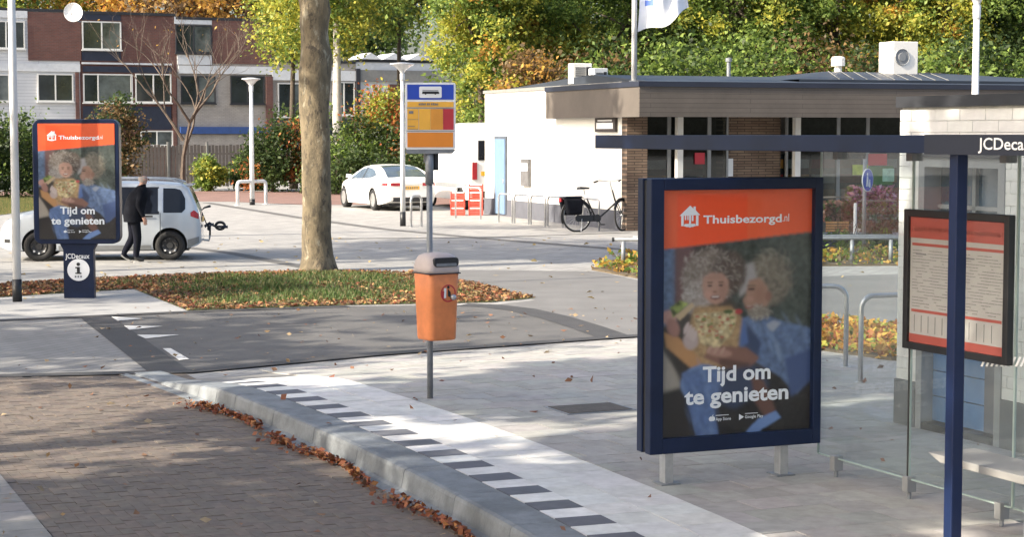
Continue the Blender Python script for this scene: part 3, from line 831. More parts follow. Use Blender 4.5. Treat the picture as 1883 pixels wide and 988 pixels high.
# ---- terraced houses
HO = AT(0, 300, 91.0); HD = Vector((0.905, 0.425)).normalized(); RZ_H = math.atan2(HD.y, HD.x)
hm = plane_map((HO.x, HO.y), (HD.x, HD.y))
class House:
    def __init__(s, label, px0, px1, top, base='buffbrick', z_top=None, deep=8.0, name='terraced_house'):
        s.u0, s.u1 = hm(px0, 200)[0], hm(px1, 200)[0]
        p = Vector((HO.x, HO.y)) + HD * s.u0
        s.t = thing(name, label, 'house', (p.x, p.y, 0), RZ_H, 'terraced houses behind the fence' if name == 'terraced_house' else None)
        s.zt = z_top if z_top else hm((px0 + px1) / 2, top)[1]
        MB().box(0, s.u1 - s.u0, .0, deep, 0, s.zt).build('wall', M[base], s.t)
        MB().box(-.02, s.u1 - s.u0 - .02 - .02, -.06, deep + .05, s.zt, s.zt + .14).build('roof', M['frame_black'], s.t)
    def r(s, a, b):
        (ua, za), (ub, zb) = hm(*a), hm(*b); return ua - s.u0, ub - s.u0, zb, za
    def panel(s, name, a, b, m, out=.03):
        u0, u1, z0, z1 = s.r(a, b); return MB().box(u0, u1, -out, .0, z0, z1).build(name, M[m], s.t)
    def win(s, a, b, n=2, fr='frame_white', out=.05, split=None, curtain=False):
        u0, u1, z0, z1 = s.r(a, b); w = link('window', None, s.t); f = .065
        mb = MB(); mb.box(u0, u1, -out - .03, -out + .04, z0, z0 + f); mb.box(u0, u1, -out - .03, -out + .04, z1 - f, z1)
        xs = [u0 + (u1 - u0) * (k / n) for k in range(n + 1)] if not split else [u0 + (u1 - u0) * k for k in split]
        for k, x in enumerate(xs):
            a0 = x if k == 0 else (x - f if k == len(xs) - 1 else x - f / 2); mb.box(a0, a0 + f, -out - .031, -out + .041, z0 + f, z1 - f)
        mb.build('frame', M[fr], w)
        for k in range(len(xs) - 1):
            MB().box(xs[k] + .02, xs[k + 1] - .02, -out - .005, -out + .005, z0 + .02, z1 - .02).build('pane', M[('window', 'window_pale', 'window')[(k + int(u0 * 3)) % 3]], w)
        MB().box(u0 - .04, u1 + .04, -out - .1, .0, z0 - .06, z0 - .001).build('sill', M[fr], w)
        return w
h1 = House('white-clad terraced house with brown brick top storey left of the satellite dish', -160, 148, 19, 'siding', z_top=8.5)
h1.panel('brick_cladding', (50, 21), (149, 112), 'redbrick', .06)
h1.panel('band', (-160, 113), (147, 132), 'band_white', .08)
h1.win((-60, 36), (46, 90), 3); h1.win((-90, 135), (18, 187), 3); h1.win((68, 135), (135, 187), 2)
h1.panel('brick_pier', (138, 133), (147, 262), 'redbrick', .10)
h1.panel('roof_band', (-160, 14), (50, 33), 'band_white', .07)
h2 = House('brick terraced house with long white-framed window strip and dark blue panels', 148, 326, 24, 'redbrick', z_top=8.45)
h2.panel('blue_panel', (150, 24), (222, 38), 'panel_blue', .03); h2.win((150, 38), (223, 92)); h2.panel('blue_panel', (150, 93), (222, 112), 'panel_blue', .03)
h2.panel('band', (150, 114), (315, 120), 'band_white', .08); h2.panel('blue_panel', (152, 121), (315, 134), 'panel_blue', .06)
h2.win((152, 135), (244, 189), 3, split=[0, .3, .97, 1]); h2.win((248, 135), (315, 189), 2)
h2.panel('blue_panel', (152, 195), (315, 238), 'panel_blue', .04); h2.win((258, 240), (318, 268), 2); h2.panel('brick_pier', (316, 128), (325, 300), 'redbrick', .1)
h3 = House('terraced house of pale brick with a blue band and dark-framed windows', 326, 500, 33, 'buffbrick', z_top=8.3)
h3.panel('brick_cladding', (390, 33), (498, 118), 'redbrick', .05)
h3.panel('white_panel', (320, 30), (389, 45), 'band_white', .04); h3.win((322, 45), (389, 98), 2, 'frame_black'); h3.panel('white_panel', (326, 100), (389, 119), 'band_white', .04)
h3.panel('band', (328, 120), (500, 137), 'band_white', .08)
h3.win((332, 139), (396, 190), 2, 'frame_black'); h3.win((423, 139), (486, 191), 2, 'frame_black')
h3.panel('blue_band', (330, 233), (498, 246), 'band_blue', .25); h3.panel('lower_wall', (330, 247), (498, 300), 'buffbrick', .05)
h4 = House('lower terraced house with white roof band partly behind the birch', 500, 655, 127, 'buffbrick', z_top=6.2)
h4.panel('band', (500, 128), (655, 149), 'band_white', .1); h4.panel('brick_pier', (488, 140), (502, 300), 'redbrick', .12)
h4.win((510, 152), (600, 215), 3); h4.win((612, 150), (652, 212), 2); h4.panel('lower_wall', (502, 255), (655, 275), 'band_white', .15)
h4.panel('blue_panel', (505, 218), (652, 250), 'panel_blue', .05)
g5 = House('flat-roofed pale garage block with raised white roof edges', 655, 815, 121, 'band_white', z_top=6.3, name='garage_block')
g5.panel('band', (655, 128), (812, 152), 'coping', .14); g5.panel('dark_post', (653, 126), (661, 232), 'frame_black', .2)
g5.panel('door', (716, 155), (745, 232), 'redbrick', .05); g5.panel('lower_wall', (655, 258), (815, 275), 'band_white', .2)
for a, b in ((660, 700), (702, 745), (748, 790)):
    u0, u1, z0, z1 = g5.r((a, 121), (b, 129))
    MB().add([(u0, -.2, g5.zt + .15), (u1, -.2, g5.zt + .15), (u1, 2, g5.zt + .15), (u0, 2, g5.zt + .15), ((u0 + u1) / 2, -.2, g5.zt + .5), ((u0 + u1) / 2, 2, g5.zt + .5)], [(0, 1, 4), (1, 2, 5, 4), (3, 0, 4, 5), (2, 3, 5)]).build('roof_light', M['band_white'], g5.t)
# satellite dish
p = AT(134, 22, 89.5)
sd_ = thing('satellite_dish', 'white round satellite dish on the terraced house roof edge', 'satellite dish', (p.x, 90.5, 7.95))
mb = MB(); zc = p.z - 7.95
mb.lathe([(.001, .12), (.15, .11), (.3, .07), (.42, .02), (.46, -.02), (.42, .04), (.3, .09), (.15, .13), (.001, .14)], 28, (0, -.9, zc), 'y')
mb.build('dish', M['white_sign'], sd_, smooth=True)
MB().tube([(0, -.78, zc), (0, -.6, zc), (0, -.55, 0), (0, .6, 0)], .03, 6).build('bracket', M['galv'], sd_)
MB().tube([(0, -.85, zc - .42), (0, -1.3, zc - .1), (0, -1.36, zc - .02)], .018, 6).build('feed_arm', M['galv'], sd_)
# garden fence of upright planks
fo = AT(236, 330, 85.0); fe = AT(470, 330, 88.0)
fd = (fe - fo).to_2d(); fl_ = fd.length
gf = thing('garden_fence', 'weathered grey plank fence in front of the terraced houses', 'fence', (fo.x, fo.y, 0), math.atan2(fd.y, fd.x))
pk = MB().box(0, .142, 0, .025, 0.02, 1.95).mesh('plank', M['fence_wood'])
for i in range(int(fl_ / .175)):
    o = link('plank', pk, gf); o.location = (i * .175, rng.uniform(-.004, .004), rng.uniform(-.03, .03))
ps = MB().box(-.05, .05, -.07, 0, 0, 2.1).mesh('post', M['coping'])
for i in range(int(fl_ / 1.9) + 1): o = link('post', ps, gf); o.location = (i * 1.9, 0, 0)
MB().box(0, fl_, .03, .07, .5, .58).build('rail', M['fence_wood'], gf); MB().box(0, fl_, .03, .07, 1.5, 1.58).build('rail', M['fence_wood'], gf)

# ---- white brick kiosk behind the shelter: local x along DV, y away
KO = G(1647, 778, PZ)
ki = thing('kiosk', 'white brick kiosk with dark coping and blue shuttered doorway behind the shelter', 'kiosk', (KO.x, KO.y, PZ), RZ_D)
km = plane_map((KO.x, KO.y), (DV.x, DV.y))
KH = 2.50
dl, dr = km(1688, 500)[0], km(1846, 500)[0]; dz = km(1770, 290)[1] - PZ
KLEN = 4.5
mb = MB(); mb.box(0.012, dl, .012, 3.4, 0, KH); mb.box(dr, KLEN, .012, 3.4, 0, KH); mb.box(dl, dr, .012, 3.4, dz, KH); mb.box(dl, dr, .5, 3.4, 0, dz)
mb.build('wall', mat('pale_mortar', (.54, .54, .52), .9), ki)
MB().box(-.02, KLEN + .05, -.03, 3.5, KH, KH + .085).build('coping', M['frame_black'], ki)
bh, bl = .0885, .30; nb = 0; rb = MB(); rc = []
bvar = [colmesh(MB().box(0, bl - .004, 0, .02, 0, bh - .004), 'brick', M['kiosk_brick'], [jit((0.62, 0.62, 0.60), .035)] * 6) for _ in range(8)]
ph = .36
for r in range(int((KH - ph) / bh)):
    z = ph + r * bh
    x = -(bl / 2 if r % 2 else 0)
    while x < 3.4:
        a, b = max(x, 0), x + bl
        spans = [(a, b)]
        if z < dz + .02:
            spans = [(a, min(b, dl)), (max(a, dr), b)]
        for sa, sb in spans:
            if sb - sa < .03: continue
            if abs(sb - sa - bl) < 1e-6 and nb < 300:
                o = link('brick', rng.choice(bvar), ki); o.location = (sa, -.0 + rng.uniform(-.001, .001), z); nb += 1
            else: rb.box(sa, sb - .004, 0, .02, z, z + bh - .004); rc += [jit((0.62, 0.62, 0.60), .035)] * 6
        x += bl
stuff(link('bricks', colmesh(rb, 'bricks', M['kiosk_brick'], rc), ki))
mb = MB(); mb.box(-.012, dl, -.014, .02, 0, ph - .004); mb.box(dr, KLEN, -.014, .02, 0, ph - .004); mb.build('plinth', M['kiosk_plinth'], ki)
# doorway: grey surround, fanlights of dark glass, blue shutter panels
mb = MB(); fw = .075
mb.box(dl + .002, dl + fw, -.01, .2, 0.0, dz - .002); mb.box(dr - fw, dr - .002, -.01, .2, 0.0, dz - .002); mb.box(dl + fw, dr - fw, -.01, .2, dz - fw, dz - .002)
dfm = mb.build('door_frame', M['frame_grey'], ki)
MB().box(dl - .03, dr + .03, -.035, .0, dz, dz + .025).build('lintel_strip', M['frame_black'], ki)
zm = 1.28
mb = MB(); mb.box(dl + fw, dr - fw, .12, .17, zm - .03, zm + .03); mb.box((dl + dr) / 2 - .02, (dl + dr) / 2 + .02, .12, .17, zm + .03, dz - fw); mb.box(dl + fw, dr - fw, .12, .17, 1.72, 1.75)
mb.build('glazing_bar', M['frame_grey'], ki)
MB().box(dl + fw, dr - fw, .15, .16, zm, dz - fw).build('pane', M['dark_glass'], ki)
n = 6
for k in range(n):
    z0 = .06 + (zm - .09) * k / n; z1 = .06 + (zm - .09) * (k + 1) / n
    MB().box(dl + fw + .002, dr - fw - .24, .10, .14, z0 + .004, z1 - .004).build('shutter_panel', M['shutter'], ki)
MB().box(dr - fw - .235, dr - fw - .002, .09, .14, .06, zm - .03).build('side_panel', M['grey_plinth'], ki)
MB().box(dl + .002, dr - .002, -.005, .2, 0.0, .055).build('threshold', M['black'], ki)

# ================================================================== POSTERS AND SHELTER
PNX, PNY = 220, 326
def paint_poster():
    uu, vv = np.meshgrid(np.linspace(0, 1, PNX), np.linspace(0, 1, PNY))
    img = np.zeros((PNY, PNX, 3)); X = uu; Y = vv * 1.47                 # square units
    def blur(m, k):
        for ax_ in (0, 1):
            h_ = int(math.ceil(2.5 * k)); w = np.exp(-0.5 * (np.arange(-h_, h_ + 1) / k) ** 2); w /= w.sum()
            pad = [(0, 0), (0, 0)]; pad[ax_] = (h_, h_)
            mp_ = np.pad(m, pad, mode='edge'); m = np.apply_along_axis(lambda r: np.convolve(r, w, 'valid'), ax_, mp_)
        return m
    def U(px): return (px - 1224) / 276.0
    def V(py): return (py - 348) / 462.0
    def lay(mask, col, k=1, op=1.0, tex=0.0, ts=9):
        m = blur(mask.astype(float), k) * op
        c = np.array(srgb(*col))[None, None, :]
        if tex:
            t = blur(nr.normal(size=(PNY, PNX)), 2); t /= t.std(); c = c * np.clip(1 + tex * t, .3, 2)[:, :, None]
        img[:] = img * (1 - m[:, :, None]) + c * m[:, :, None]
    def ell(px, py, rx, ry, col, k=1, op=1.0, ang=0, tex=0.0):
        dx, dy = (X - U(px)) * 276, (vv - V(py)) * 462
        a = math.radians(ang); x = dx * math.cos(a) + dy * math.sin(a); y = -dx * math.sin(a) + dy * math.cos(a)
        lay((x / rx) ** 2 + (y / ry) ** 2 < 1, col, k, op, tex)
    def poly(pts, col, k=1, op=1.0, tex=0.0):
        ins = np.zeros((PNY, PNX), bool); q = [(U(a), V(b)) for a, b in pts]
        for i in range(len(q)):
            (xa, ya), (xb, yb) = q[i], q[(i + 1) % len(q)]
            if ya == yb: continue
            c = ((ya > vv) != (yb > vv)) & (X < (xb - xa) * (vv - ya) / (yb - ya) + xa); ins ^= c
        lay(ins, col, k, op, tex)
    def strokes(px, py, rx, ry, cols, n, ln=7, wd=1.6, op=.75, seed=1, curl=True, hole=None):
        r = random.Random(seed)
        for _ in range(n):
            a = r.uniform(0, 6.283); q = r.uniform(0, 1) ** .5; x, y = px + rx * q * math.cos(a), py + ry * q * math.sin(a)
            if hole and ((x - hole[0]) / hole[2]) ** 2 + ((y - hole[1]) / hole[3]) ** 2 < 1: continue
            t = r.uniform(0, 180) if curl else curl_ang + r.uniform(-14, 14)
            dx, dy = (X - U(x)) * 276, (vv - V(y)) * 462; ca, sa = math.cos(math.radians(t)), math.sin(math.radians(t))
            u_, v_ = dx * ca + dy * sa, -dx * sa + dy * ca
            if curl: v_ = v_ - u_ * u_ * .06
            m = np.clip(1.2 - np.sqrt((u_ / ln) ** 2 + (v_ / wd) ** 2), 0, 1) * op
            c = np.array(srgb(*r.choice(cols))); img[:] = img * (1 - m[:, :, None]) + c * m[:, :, None]
    img[:] = srgb(74, 66, 60)
    poly([(1224, 348), (1252, 348), (1250, 600), (1224, 600)], (96, 122, 160), 2, tex=.12)
    poly([(1248, 440), (1285, 440), (1270, 560), (1250, 580)], (118, 80, 80), 3)
    poly([(1340, 430), (1510, 420), (1510, 640), (1400, 640), (1330, 520)], (70, 80, 74), 4, tex=.2)
    curl_ang = 80
    strokes(1470, 520, 40, 90, [(58, 70, 62), (92, 104, 96), (110, 116, 104)], 30, 20, 6, .2, 2, curl=False)
    poly([(1224, 640), (1262, 700), (1260, 720), (1224, 730)], (180, 166, 150), 2)
    poly([(1224, 725), (1400, 690), (1510, 700), (1510, 830), (1224, 830)], (46, 40, 40), 3, tex=.15)
    poly([(1224, 600), (1290, 640), (1330, 730), (1262, 712)], (54, 44, 40), 3)
    # man: shirt with folds, collar, head in profile
    poly([(1362, 596), (1400, 582), (1445, 600), (1500, 616), (1508, 700), (1476, 742), (1440, 704), (1385, 668), (1360, 640)], (92, 120, 168), 1.5, tex=.12)
    curl_ang = 62
    strokes(1440, 640, 62, 44, [(64, 90, 138), (122, 150, 196), (80, 108, 156), (140, 166, 206)], 40, 20, 5, .3, 3, curl=False)
    poly([(1380, 602), (1408, 640), (1400, 672), (1376, 652)], (56, 76, 118), 2); poly([(1452, 672), (1500, 656), (1504, 716), (1464, 748)], (60, 88, 146), 2)
    poly([(1362, 600), (1374, 590), (1384, 640), (1370, 644)], (72, 110, 180), 1.5)
    ell(1420, 520, 42, 50, (132, 120, 104), 3, tex=.12)
    strokes(1424, 512, 42, 50, [(176, 166, 146), (98, 86, 74), (146, 134, 116), (196, 188, 170), (74, 66, 58)], 90, 18, 4.5, .25, 4)
    poly([(1366, 552), (1364, 522), (1374, 490), (1392, 486), (1398, 516), (1382, 540)], (178, 172, 172), 2)
    poly([(1384, 520), (1404, 516), (1418, 534), (1420, 566), (1404, 586), (1386, 582), (1378, 570), (1372, 558), (1378, 548), (1380, 534)], (182, 136, 112), 1.5)
    ell(1404, 548, 10, 16, (166, 116, 94), 3, .7); ell(1386, 556, 6, 5, (204, 150, 128), 2, .8)
    ell(1388, 537, 7, 2.4, (74, 54, 46), 1); ell(1388, 531, 9, 1.8, (120, 100, 84), 1); ell(1420, 552, 6, 10, (160, 110, 90), 1.5)
    ell(1402, 582, 20, 13, (150, 138, 124), 2); strokes(1404, 582, 22, 15, [(196, 188, 176), (120, 108, 96), (172, 160, 146)], 60, 7, 2.4, .3, 5)
    ell(1384, 571, 8, 2.4, (150, 76, 70), 1); ell(1384, 570, 5, 1, (220, 204, 194), 1)
    poly([(1416, 606), (1430, 598), (1444, 604), (1430, 620), (1422, 616)], (170, 178, 196), 1.5)
    # girl: curls, face, dress
    ell(1312, 510, 50, 50, (140, 124, 112), 3); ell(1290, 548, 26, 34, (166, 152, 142), 3); ell(1348, 504, 30, 42, (92, 76, 68), 3)
    strokes(1312, 508, 56, 54, [(206, 196, 186), (120, 104, 94), (170, 156, 146), (92, 78, 70), (188, 176, 166)], 360, 6, 2.4, .34, 6)
    strokes(1288, 552, 26, 34, [(214, 206, 200), (160, 146, 138), (190, 180, 172)], 110, 6, 2.4, .35, 7)
    strokes(1350, 502, 28, 42, [(70, 58, 52), (112, 94, 84), (134, 118, 106)], 110, 6, 2.4, .3, 8)
    poly([(1300, 512), (1312, 504), (1334, 505), (1345, 518), (1346, 540), (1336, 558), (1324, 565), (1312, 560), (1301, 546), (1298, 528)], (198, 150, 128), 1.5)
    ell(1336, 538, 9, 20, (166, 116, 98), 3, .6); ell(1310, 545, 8, 7, (220, 160, 140), 2, .7); ell(1322, 512, 18, 5, (176, 130, 110), 2, .7)
    for ex in (1312, 1332): ell(ex, 528, 4.2, 2.0, (56, 40, 36), .8); ell(ex, 522, 6, 1.3, (116, 84, 70), .8)
    ell(1321, 540, 4.5, 2.2, (156, 104, 88), 1); ell(1322, 550, 9, 4.2, (116, 52, 50), 1); ell(1322, 549, 7, 1.8, (232, 220, 212), .8)
    poly([(1284, 566), (1350, 568), (1372, 592), (1360, 680), (1290, 690), (1272, 620)], (190, 150, 96), 2, tex=.1)
    strokes(1320, 620, 44, 50, [(166, 124, 74), (212, 178, 124)], 40, 9, 2, .5, 9)
    poly([(1230, 612), (1256, 622), (1298, 668), (1294, 696), (1268, 672), (1234, 640)], (208, 146, 78), 1.5)
    ell(1238, 584, 15, 13, (208, 150, 136), 1.5); ell(1246, 604, 11, 18, (178, 122, 108), 1.5, ang=-20)
    poly([(1240, 566), (1258, 554), (1274, 560), (1246, 586)], (140, 156, 66), 1, tex=.3); poly([(1250, 582), (1280, 558), (1284, 565), (1258, 592)], (214, 182, 136), 1)
    # arms and hands around the pizza
    poly([(1320, 640), (1380, 648), (1404, 668), (1384, 692), (1330, 678), (1300, 662)], (148, 98, 80), 1.5); poly([(1330, 664), (1386, 678), (1384, 692), (1330, 680)], (104, 66, 54), 2)
    ell(1278, 630, 14, 17, (200, 176, 170), 1.5)
    for k in range(4): ell(1270 + k * 5, 606 + k * 5, 4, 12, (214, 190, 184), 1, ang=20)
    poly([(1282, 580), (1364, 576), (1354, 620), (1326, 650), (1296, 636)], (208, 184, 130), 1, tex=.2)
    r9 = random.Random(12)
    for i in range(70):
        a, b = 1288 + r9.uniform(0, 68), 582 + r9.uniform(0, 46)
        if b > 600 and abs(a - 1322) > (650 - b) * .85: continue
        ell(a, b, r9.uniform(1.5, 5), r9.uniform(1.2, 3.4), r9.choice([(206, 120, 84), (128, 146, 70), (234, 220, 170), (196, 84, 62), (196, 160, 92), (226, 196, 140)]), .8)
    ell(1346, 578, 9, 4, (72, 104, 44), 1); ell(1365, 579, 7, 5, (200, 44, 50), 1)
    ell(1330, 655, 24, 8, (190, 138, 118), 1.5, ang=10)
    for k in range(3): ell(1312 + k * 12, 648 + k * 2, 3, 8, (206, 156, 136), 1, ang=30)
    # jeans, forearm
    ell(1300, 712, 40, 36, (110, 142, 196), 1.5); poly([(1262, 690), (1310, 680), (1352, 700), (1322, 760), (1332, 824), (1292, 824), (1276, 760)], (88, 120, 178), 1.5, tex=.08)
    curl_ang = 72
    strokes(1300, 750, 34, 70, [(60, 88, 142), (128, 160, 208), (78, 108, 164)], 26, 22, 5, .28, 10, curl=False)
    poly([(1340, 690), (1400, 682), (1424, 722), (1360, 764), (1326, 750)], (52, 68, 104), 3)
    poly([(1388, 700), (1412, 712), (1436, 770), (1420, 790), (1398, 756)], (120, 78, 66), 2)
    poly([(1366, 824), (1402, 786), (1436, 772), (1446, 786), (1410, 806), (1392, 828)], (108, 148, 214), 1)
    poly([(1224, 735), (1262, 726), (1285, 826), (1224, 826)], (50, 42, 42), 2)
    for ch in range(3): img[:, :, ch] = blur(img[:, :, ch], .6)
    lay(np.clip((X - .3) * 1.2, 0, 1) * np.clip(1.1 - vv * 1.6, 0, 1) > .35, (104, 110, 108), 14, .22)      # grey veil painted over the upper right as reflection in the glass
    # orange header, its paler ends a glass reflection painted into the colour
    poly([(1200, 330), (1520, 330), (1520, 430), (1200, 461)], (228, 92, 50), 1)
    poly([(1252, 356), (1380, 356), (1380, 444), (1252, 455)], (236, 74, 28), 1, .7)
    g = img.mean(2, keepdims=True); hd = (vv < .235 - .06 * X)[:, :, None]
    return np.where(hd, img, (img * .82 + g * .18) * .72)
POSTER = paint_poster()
def poster_mesh(w, h):
    vs = []; fs = []
    for j in range(PNY):
        for i in range(PNX): vs.append((w * i / (PNX - 1), 0, h * (1 - j / (PNY - 1))))
    for j in range(PNY - 1):
        for i in range(PNX - 1): a = j * PNX + i; fs.append((a, a + PNX, a + PNX + 1, a + 1))
    me = MB().add(vs, fs).mesh('poster', M['poster'])
    ca = me.color_attributes.new('Col', 'FLOAT_COLOR', 'POINT')
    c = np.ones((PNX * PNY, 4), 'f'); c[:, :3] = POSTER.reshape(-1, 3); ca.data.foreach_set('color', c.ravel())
    return me
def poster_print(par, w, h, y=-.002):
    """white lettering and logo, children of the poster"""
    X = lambda px: (px - 1224) / 276 * w
    Z = lambda py: h * (1 - (py - 348) / 462)
    S = w / 276
    text('Thuisbezorgd', .046 * h, M['print_white'], par, X(1299), Z(411), y, .022, sx=1.0)
    o = par.children[-1]; wv = max(v.co.x for v in o.data.vertices) - X(1299); k = (X(1443) - X(1299)) / wv
    for v in o.data.vertices: v.co.x = X(1299) + (v.co.x - X(1299)) * k
    text('.nl', .046 * h, M['print_white'], par, X(1444), Z(410), y, .0, sx=.8)
    for body, a, b, py, sz in (('Tijd om', 1300, 1425, 709, .088), ('te genieten', 1267, 1459, 750, .088)):
        o = text(body, sz * h, M['print_white'], par, X(a), Z(py), y, .028)
        xs = [v.co.x for v in o.data.vertices]; k = (X(b) - X(a)) / (max(xs) - min(xs))
        for v in o.data.vertices: v.co.x = X(a) + (v.co.x - min(xs)) * k
    for body, a, b, py, sz in (('App Store', 1324, 1352, 784, .018), ('Google Play', 1378, 1412, 783, .018)):
        o = text(body, sz * h, M['print_white'], par, X(a), Z(py), y, .01)
        xs = [v.co.x for v in o.data.vertices]; k = (X(b) - X(a)) / (max(xs) - min(xs))
        for v in o.data.vertices: v.co.x = X(a) + (v.co.x - min(xs)) * k
    mb = MB(); e = -.0005
    # badge marks: apple and play triangle
    for cx, r in ((1315.5, 4.0), (1319.0, 4.0)): mb.disc(X(cx), Z(780), r * S, y + e, y, 12)
    mb.plate([(X(1317), Z(775)), (X(1320), Z(771)), (X(1319), Z(775))][::-1], y + e, y)
    mb.plate([(X(1367), Z(786)), (X(1376), Z(780)), (X(1367), Z(774))], y + e, y)
    for x_ in (1324, 1378): mb.box(X(x_), X(x_ + 24), y + e, y, Z(774.6), Z(773.4))
    mb.build('badge_mark', M['print_white'], par)
    # house with fork, knife and spoon cut out
    mb = MB(); x0, x1 = 1259, 1291
    mb.plate([(X(1256), Z(396)), (X(1293), Z(395)), (X(1285), Z(386)), (X(1285), Z(379)), (X(1281), Z(379)), (X(1281), Z(383)), (X(1275), Z(377))][::-1], y + e, y)
    for a, b, c in ((1259, 1263.5, 415), (1265.5, 1268, 404), (1270, 1272, 404), (1273.2, 1276.6, 418), (1278, 1281, 406), (1285.5, 1290, 415)):
        mb.plate([(X(a), Z(395.6)), (X(a), Z(c)), (X(b), Z(c)), (X(b), Z(395.6))], y + e, y)
    mb.plate([(X(1263.5), Z(415)), (X(1265.5), Z(411)), (X(1284), Z(411)), (X(1285.5), Z(415)), (X(1280), Z(417)), (X(1269), Z(417))][::-1], y + e, y)
    mb.build('logo', M['print_white'], par)

# ---- shelter poster cabinet, set across the platform
PL, PR = G(1238, 895, PZ), G(1450, 878, PZ)
pdv = (PR - PL).to_2d().normalized(); RZ_Q = math.atan2(pdv.y, pdv.x); pn = Vector((-pdv.y, pdv.x))
po = PL.to_2d() - pdv * .145 + pn * .0
pm = plane_map((po.x, po.y), (pdv.x, pdv.y))
cu0, ctop = pm(1198, 329); cu1, _ = pm(1515, 330); _, cbot = pm(1200, 838)
cab = thing('poster_cabinet', 'navy poster cabinet with a pizza delivery advert at the end of the bus shelter', 'poster display', (po.x, po.y, PZ), RZ_Q)
ctop -= PZ; cbot -= PZ
mb = MB(); fwL, fwR, fwT, fwB = .095, .062, .075, .10
mb.box(cu0, cu0 + fwL, 0, .075, cbot, ctop); mb.box(cu1 - fwR, cu1, 0, .075, cbot, ctop)
mb.box(cu0 + fwL, cu1 - fwR, 0, .075, ctop - fwT, ctop); mb.box(cu0 + fwL, cu1 - fwR, 0, .075, cbot, cbot + fwB)
mb.build('door_frame', M['navy'], cab, bevel=.006)
MB().box(cu0 + .012, cu1 - .012, .0755, .125, cbot + .012, ctop - .012).build('body', M['black'], cab)
MB().box(cu0, cu1, .1255, .2, cbot, ctop).build('rear_door', M['navy'], cab, bevel=.006)
for px_ in (.145, .145 + (PR - PL).length):
    MB().box(px_ - .032, px_ + .032, .06, .14, 0, cbot + .02).build('leg', M['steel'], cab, bevel=.004)
    MB().box(px_ - .07, px_ + .07, .03, .17, 0, .01).build('foot_plate', M['galv'], cab)
PW, PH_ = cu1 - fwR - cu0 - fwL, ctop - fwT - cbot - fwB
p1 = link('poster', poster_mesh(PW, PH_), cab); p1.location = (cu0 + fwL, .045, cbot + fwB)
poster_print(p1, PW, PH_)
MB().box(cu0 + fwL, cu1 - fwR, .014, .018, cbot + fwB, ctop - fwT).build('pane', M['pane'], cab)

# ---- bus shelter: post, roof with header, glass back wall, clamps, bench is its own thing
SO = Vector((2.42, 10.05))
sh = thing('bus_shelter', 'navy framed bus shelter with glass walls and flat roof on the platform', 'bus shelter', (SO.x, SO.y, PZ), RZ_D)
# local x along DV (towards camera), local y away from the road
RT, RB_ = 2.285, 2.185
sm = plane_map((SO.x, SO.y), (DV.x, DV.y))
xl = sm(1105, 262)[0]
MB().box(-.036, .036, -.03, .042, 0, RB_).build('post', M['navy_post'], sh, bevel=.006)
MB().box(-.08, .08, -.07, .09, 0, .012).build('foot_plate', M['galv'], sh)
o = MB().box(-.036 - 3.1, .036 - 3.1, .80, .872, 0, RB_)
MB().box(xl, 3.2, -.05, .0, RB_, RT).build('roof_edge', M['navy'], sh, bevel=.004)
MB().box(xl, 3.2, .0, 1.05, RB_ + .03, RT - .015).build('roof', M['navy'], sh)
MB().box(xl, 3.2, 1.05, 1.10, RB_, RT).build('roof_edge', M['navy'], sh)
xh = sm(1720, 265)[0]
hd = MB().box(xh, xh + 2.4, -.075, -.0505, RB_ - .004, RT + .004).build('header', M['trim_dark'], sh)
sh2 = plane_map(tuple(SO - PV * .0775), (DV.x, DV.y))
tx = text('JCDecaux', .088, M['white_sign'], hd, sh2(1800, 265)[0], RB_ + .026, -.0775, .012)
xs = [v.co.x for v in tx.data.vertices]; k = (sh2(1880, 265)[0] - sh2(1800, 265)[0]) / ((max(xs) - min(xs)) * .715)
for v in tx.data.vertices: v.co.x = min(xs) + (v.co.x - min(xs)) * k
# back wall line
cl1, cl2 = G(1537, 878, PZ).to_2d(), G(1672, 918, PZ).to_2d()
def shl(p): q = Vector((p[0], p[1])) - SO; return q.dot(DV), q.dot(PV)
c1, c2 = shl(cl1), shl(cl2); BY = (c1[1] + c2[1]) / 2
xsb = [c1[0] - .32, c1[0] + .42, c2[0] + .42, c2[0] + 1.25, c2[0] + 2.3]
for a, b in zip([c1[0] - .22, c2[0], c2[0] + 1.0, c2[0] + 2.0], [c2[0] - .006, c2[0] + .994, c2[0] + 1.994, c2[0] + 3.0]):
    gpn = MB().box(a, b, BY - .005, BY + .005, .13, RB_ + .02).build('glass_panel', M['shelter_glass'], sh)
    for e in (a, b): MB().box(e - .004, e + .004, BY - .007, BY + .007, .13, RB_).build('glass_edge', M['glass_edge'], gpn)
    MB().box(a + .005, b - .005, BY - .007, BY + .007, .122, .131).build('glass_edge', M['glass_edge'], gpn)
for x in (c1[0], c2[0], c2[0] + .9, c2[0] + 1.9):
    c = MB().box(x - .028, x + .028, BY - .035, BY + .035, .045, .145).build('glass_clamp', M['frame_grey'], sh, bevel=.004)
    MB().tube([(x, BY, 0), (x, BY, .05)], .014, 8).build('pin', M['galv'], c)
    MB().box(x - .03, x + .03, BY - .04, BY + .04, RB_ - .06, RB_ - .0).build('glass_clamp', M['frame_grey'], sh)
MB().tube([(c2[0] - .004, BY - .012, .13), (c2[0] - .004, BY - .012, 1.7)], .006, 6).build('glass_edge_strip', M['dark'], sh)
# hatched manifestation marks on the glass
bm_ = plane_map(tuple(SO + PV * (BY - .02)), (DV.x, DV.y))
mb = MB()
for k in range(16):
    u, z = bm_(1800 + k * 9, 665); z -= PZ; u0 = u
    mb.plate([(u, z - .03), (u + .018, z - .03), (u + .055, z + .03), (u + .037, z + .03)], BY - .008, BY - .006)
mb.build('hatch_marks', M['white_sign'], sh)
mb = MB()
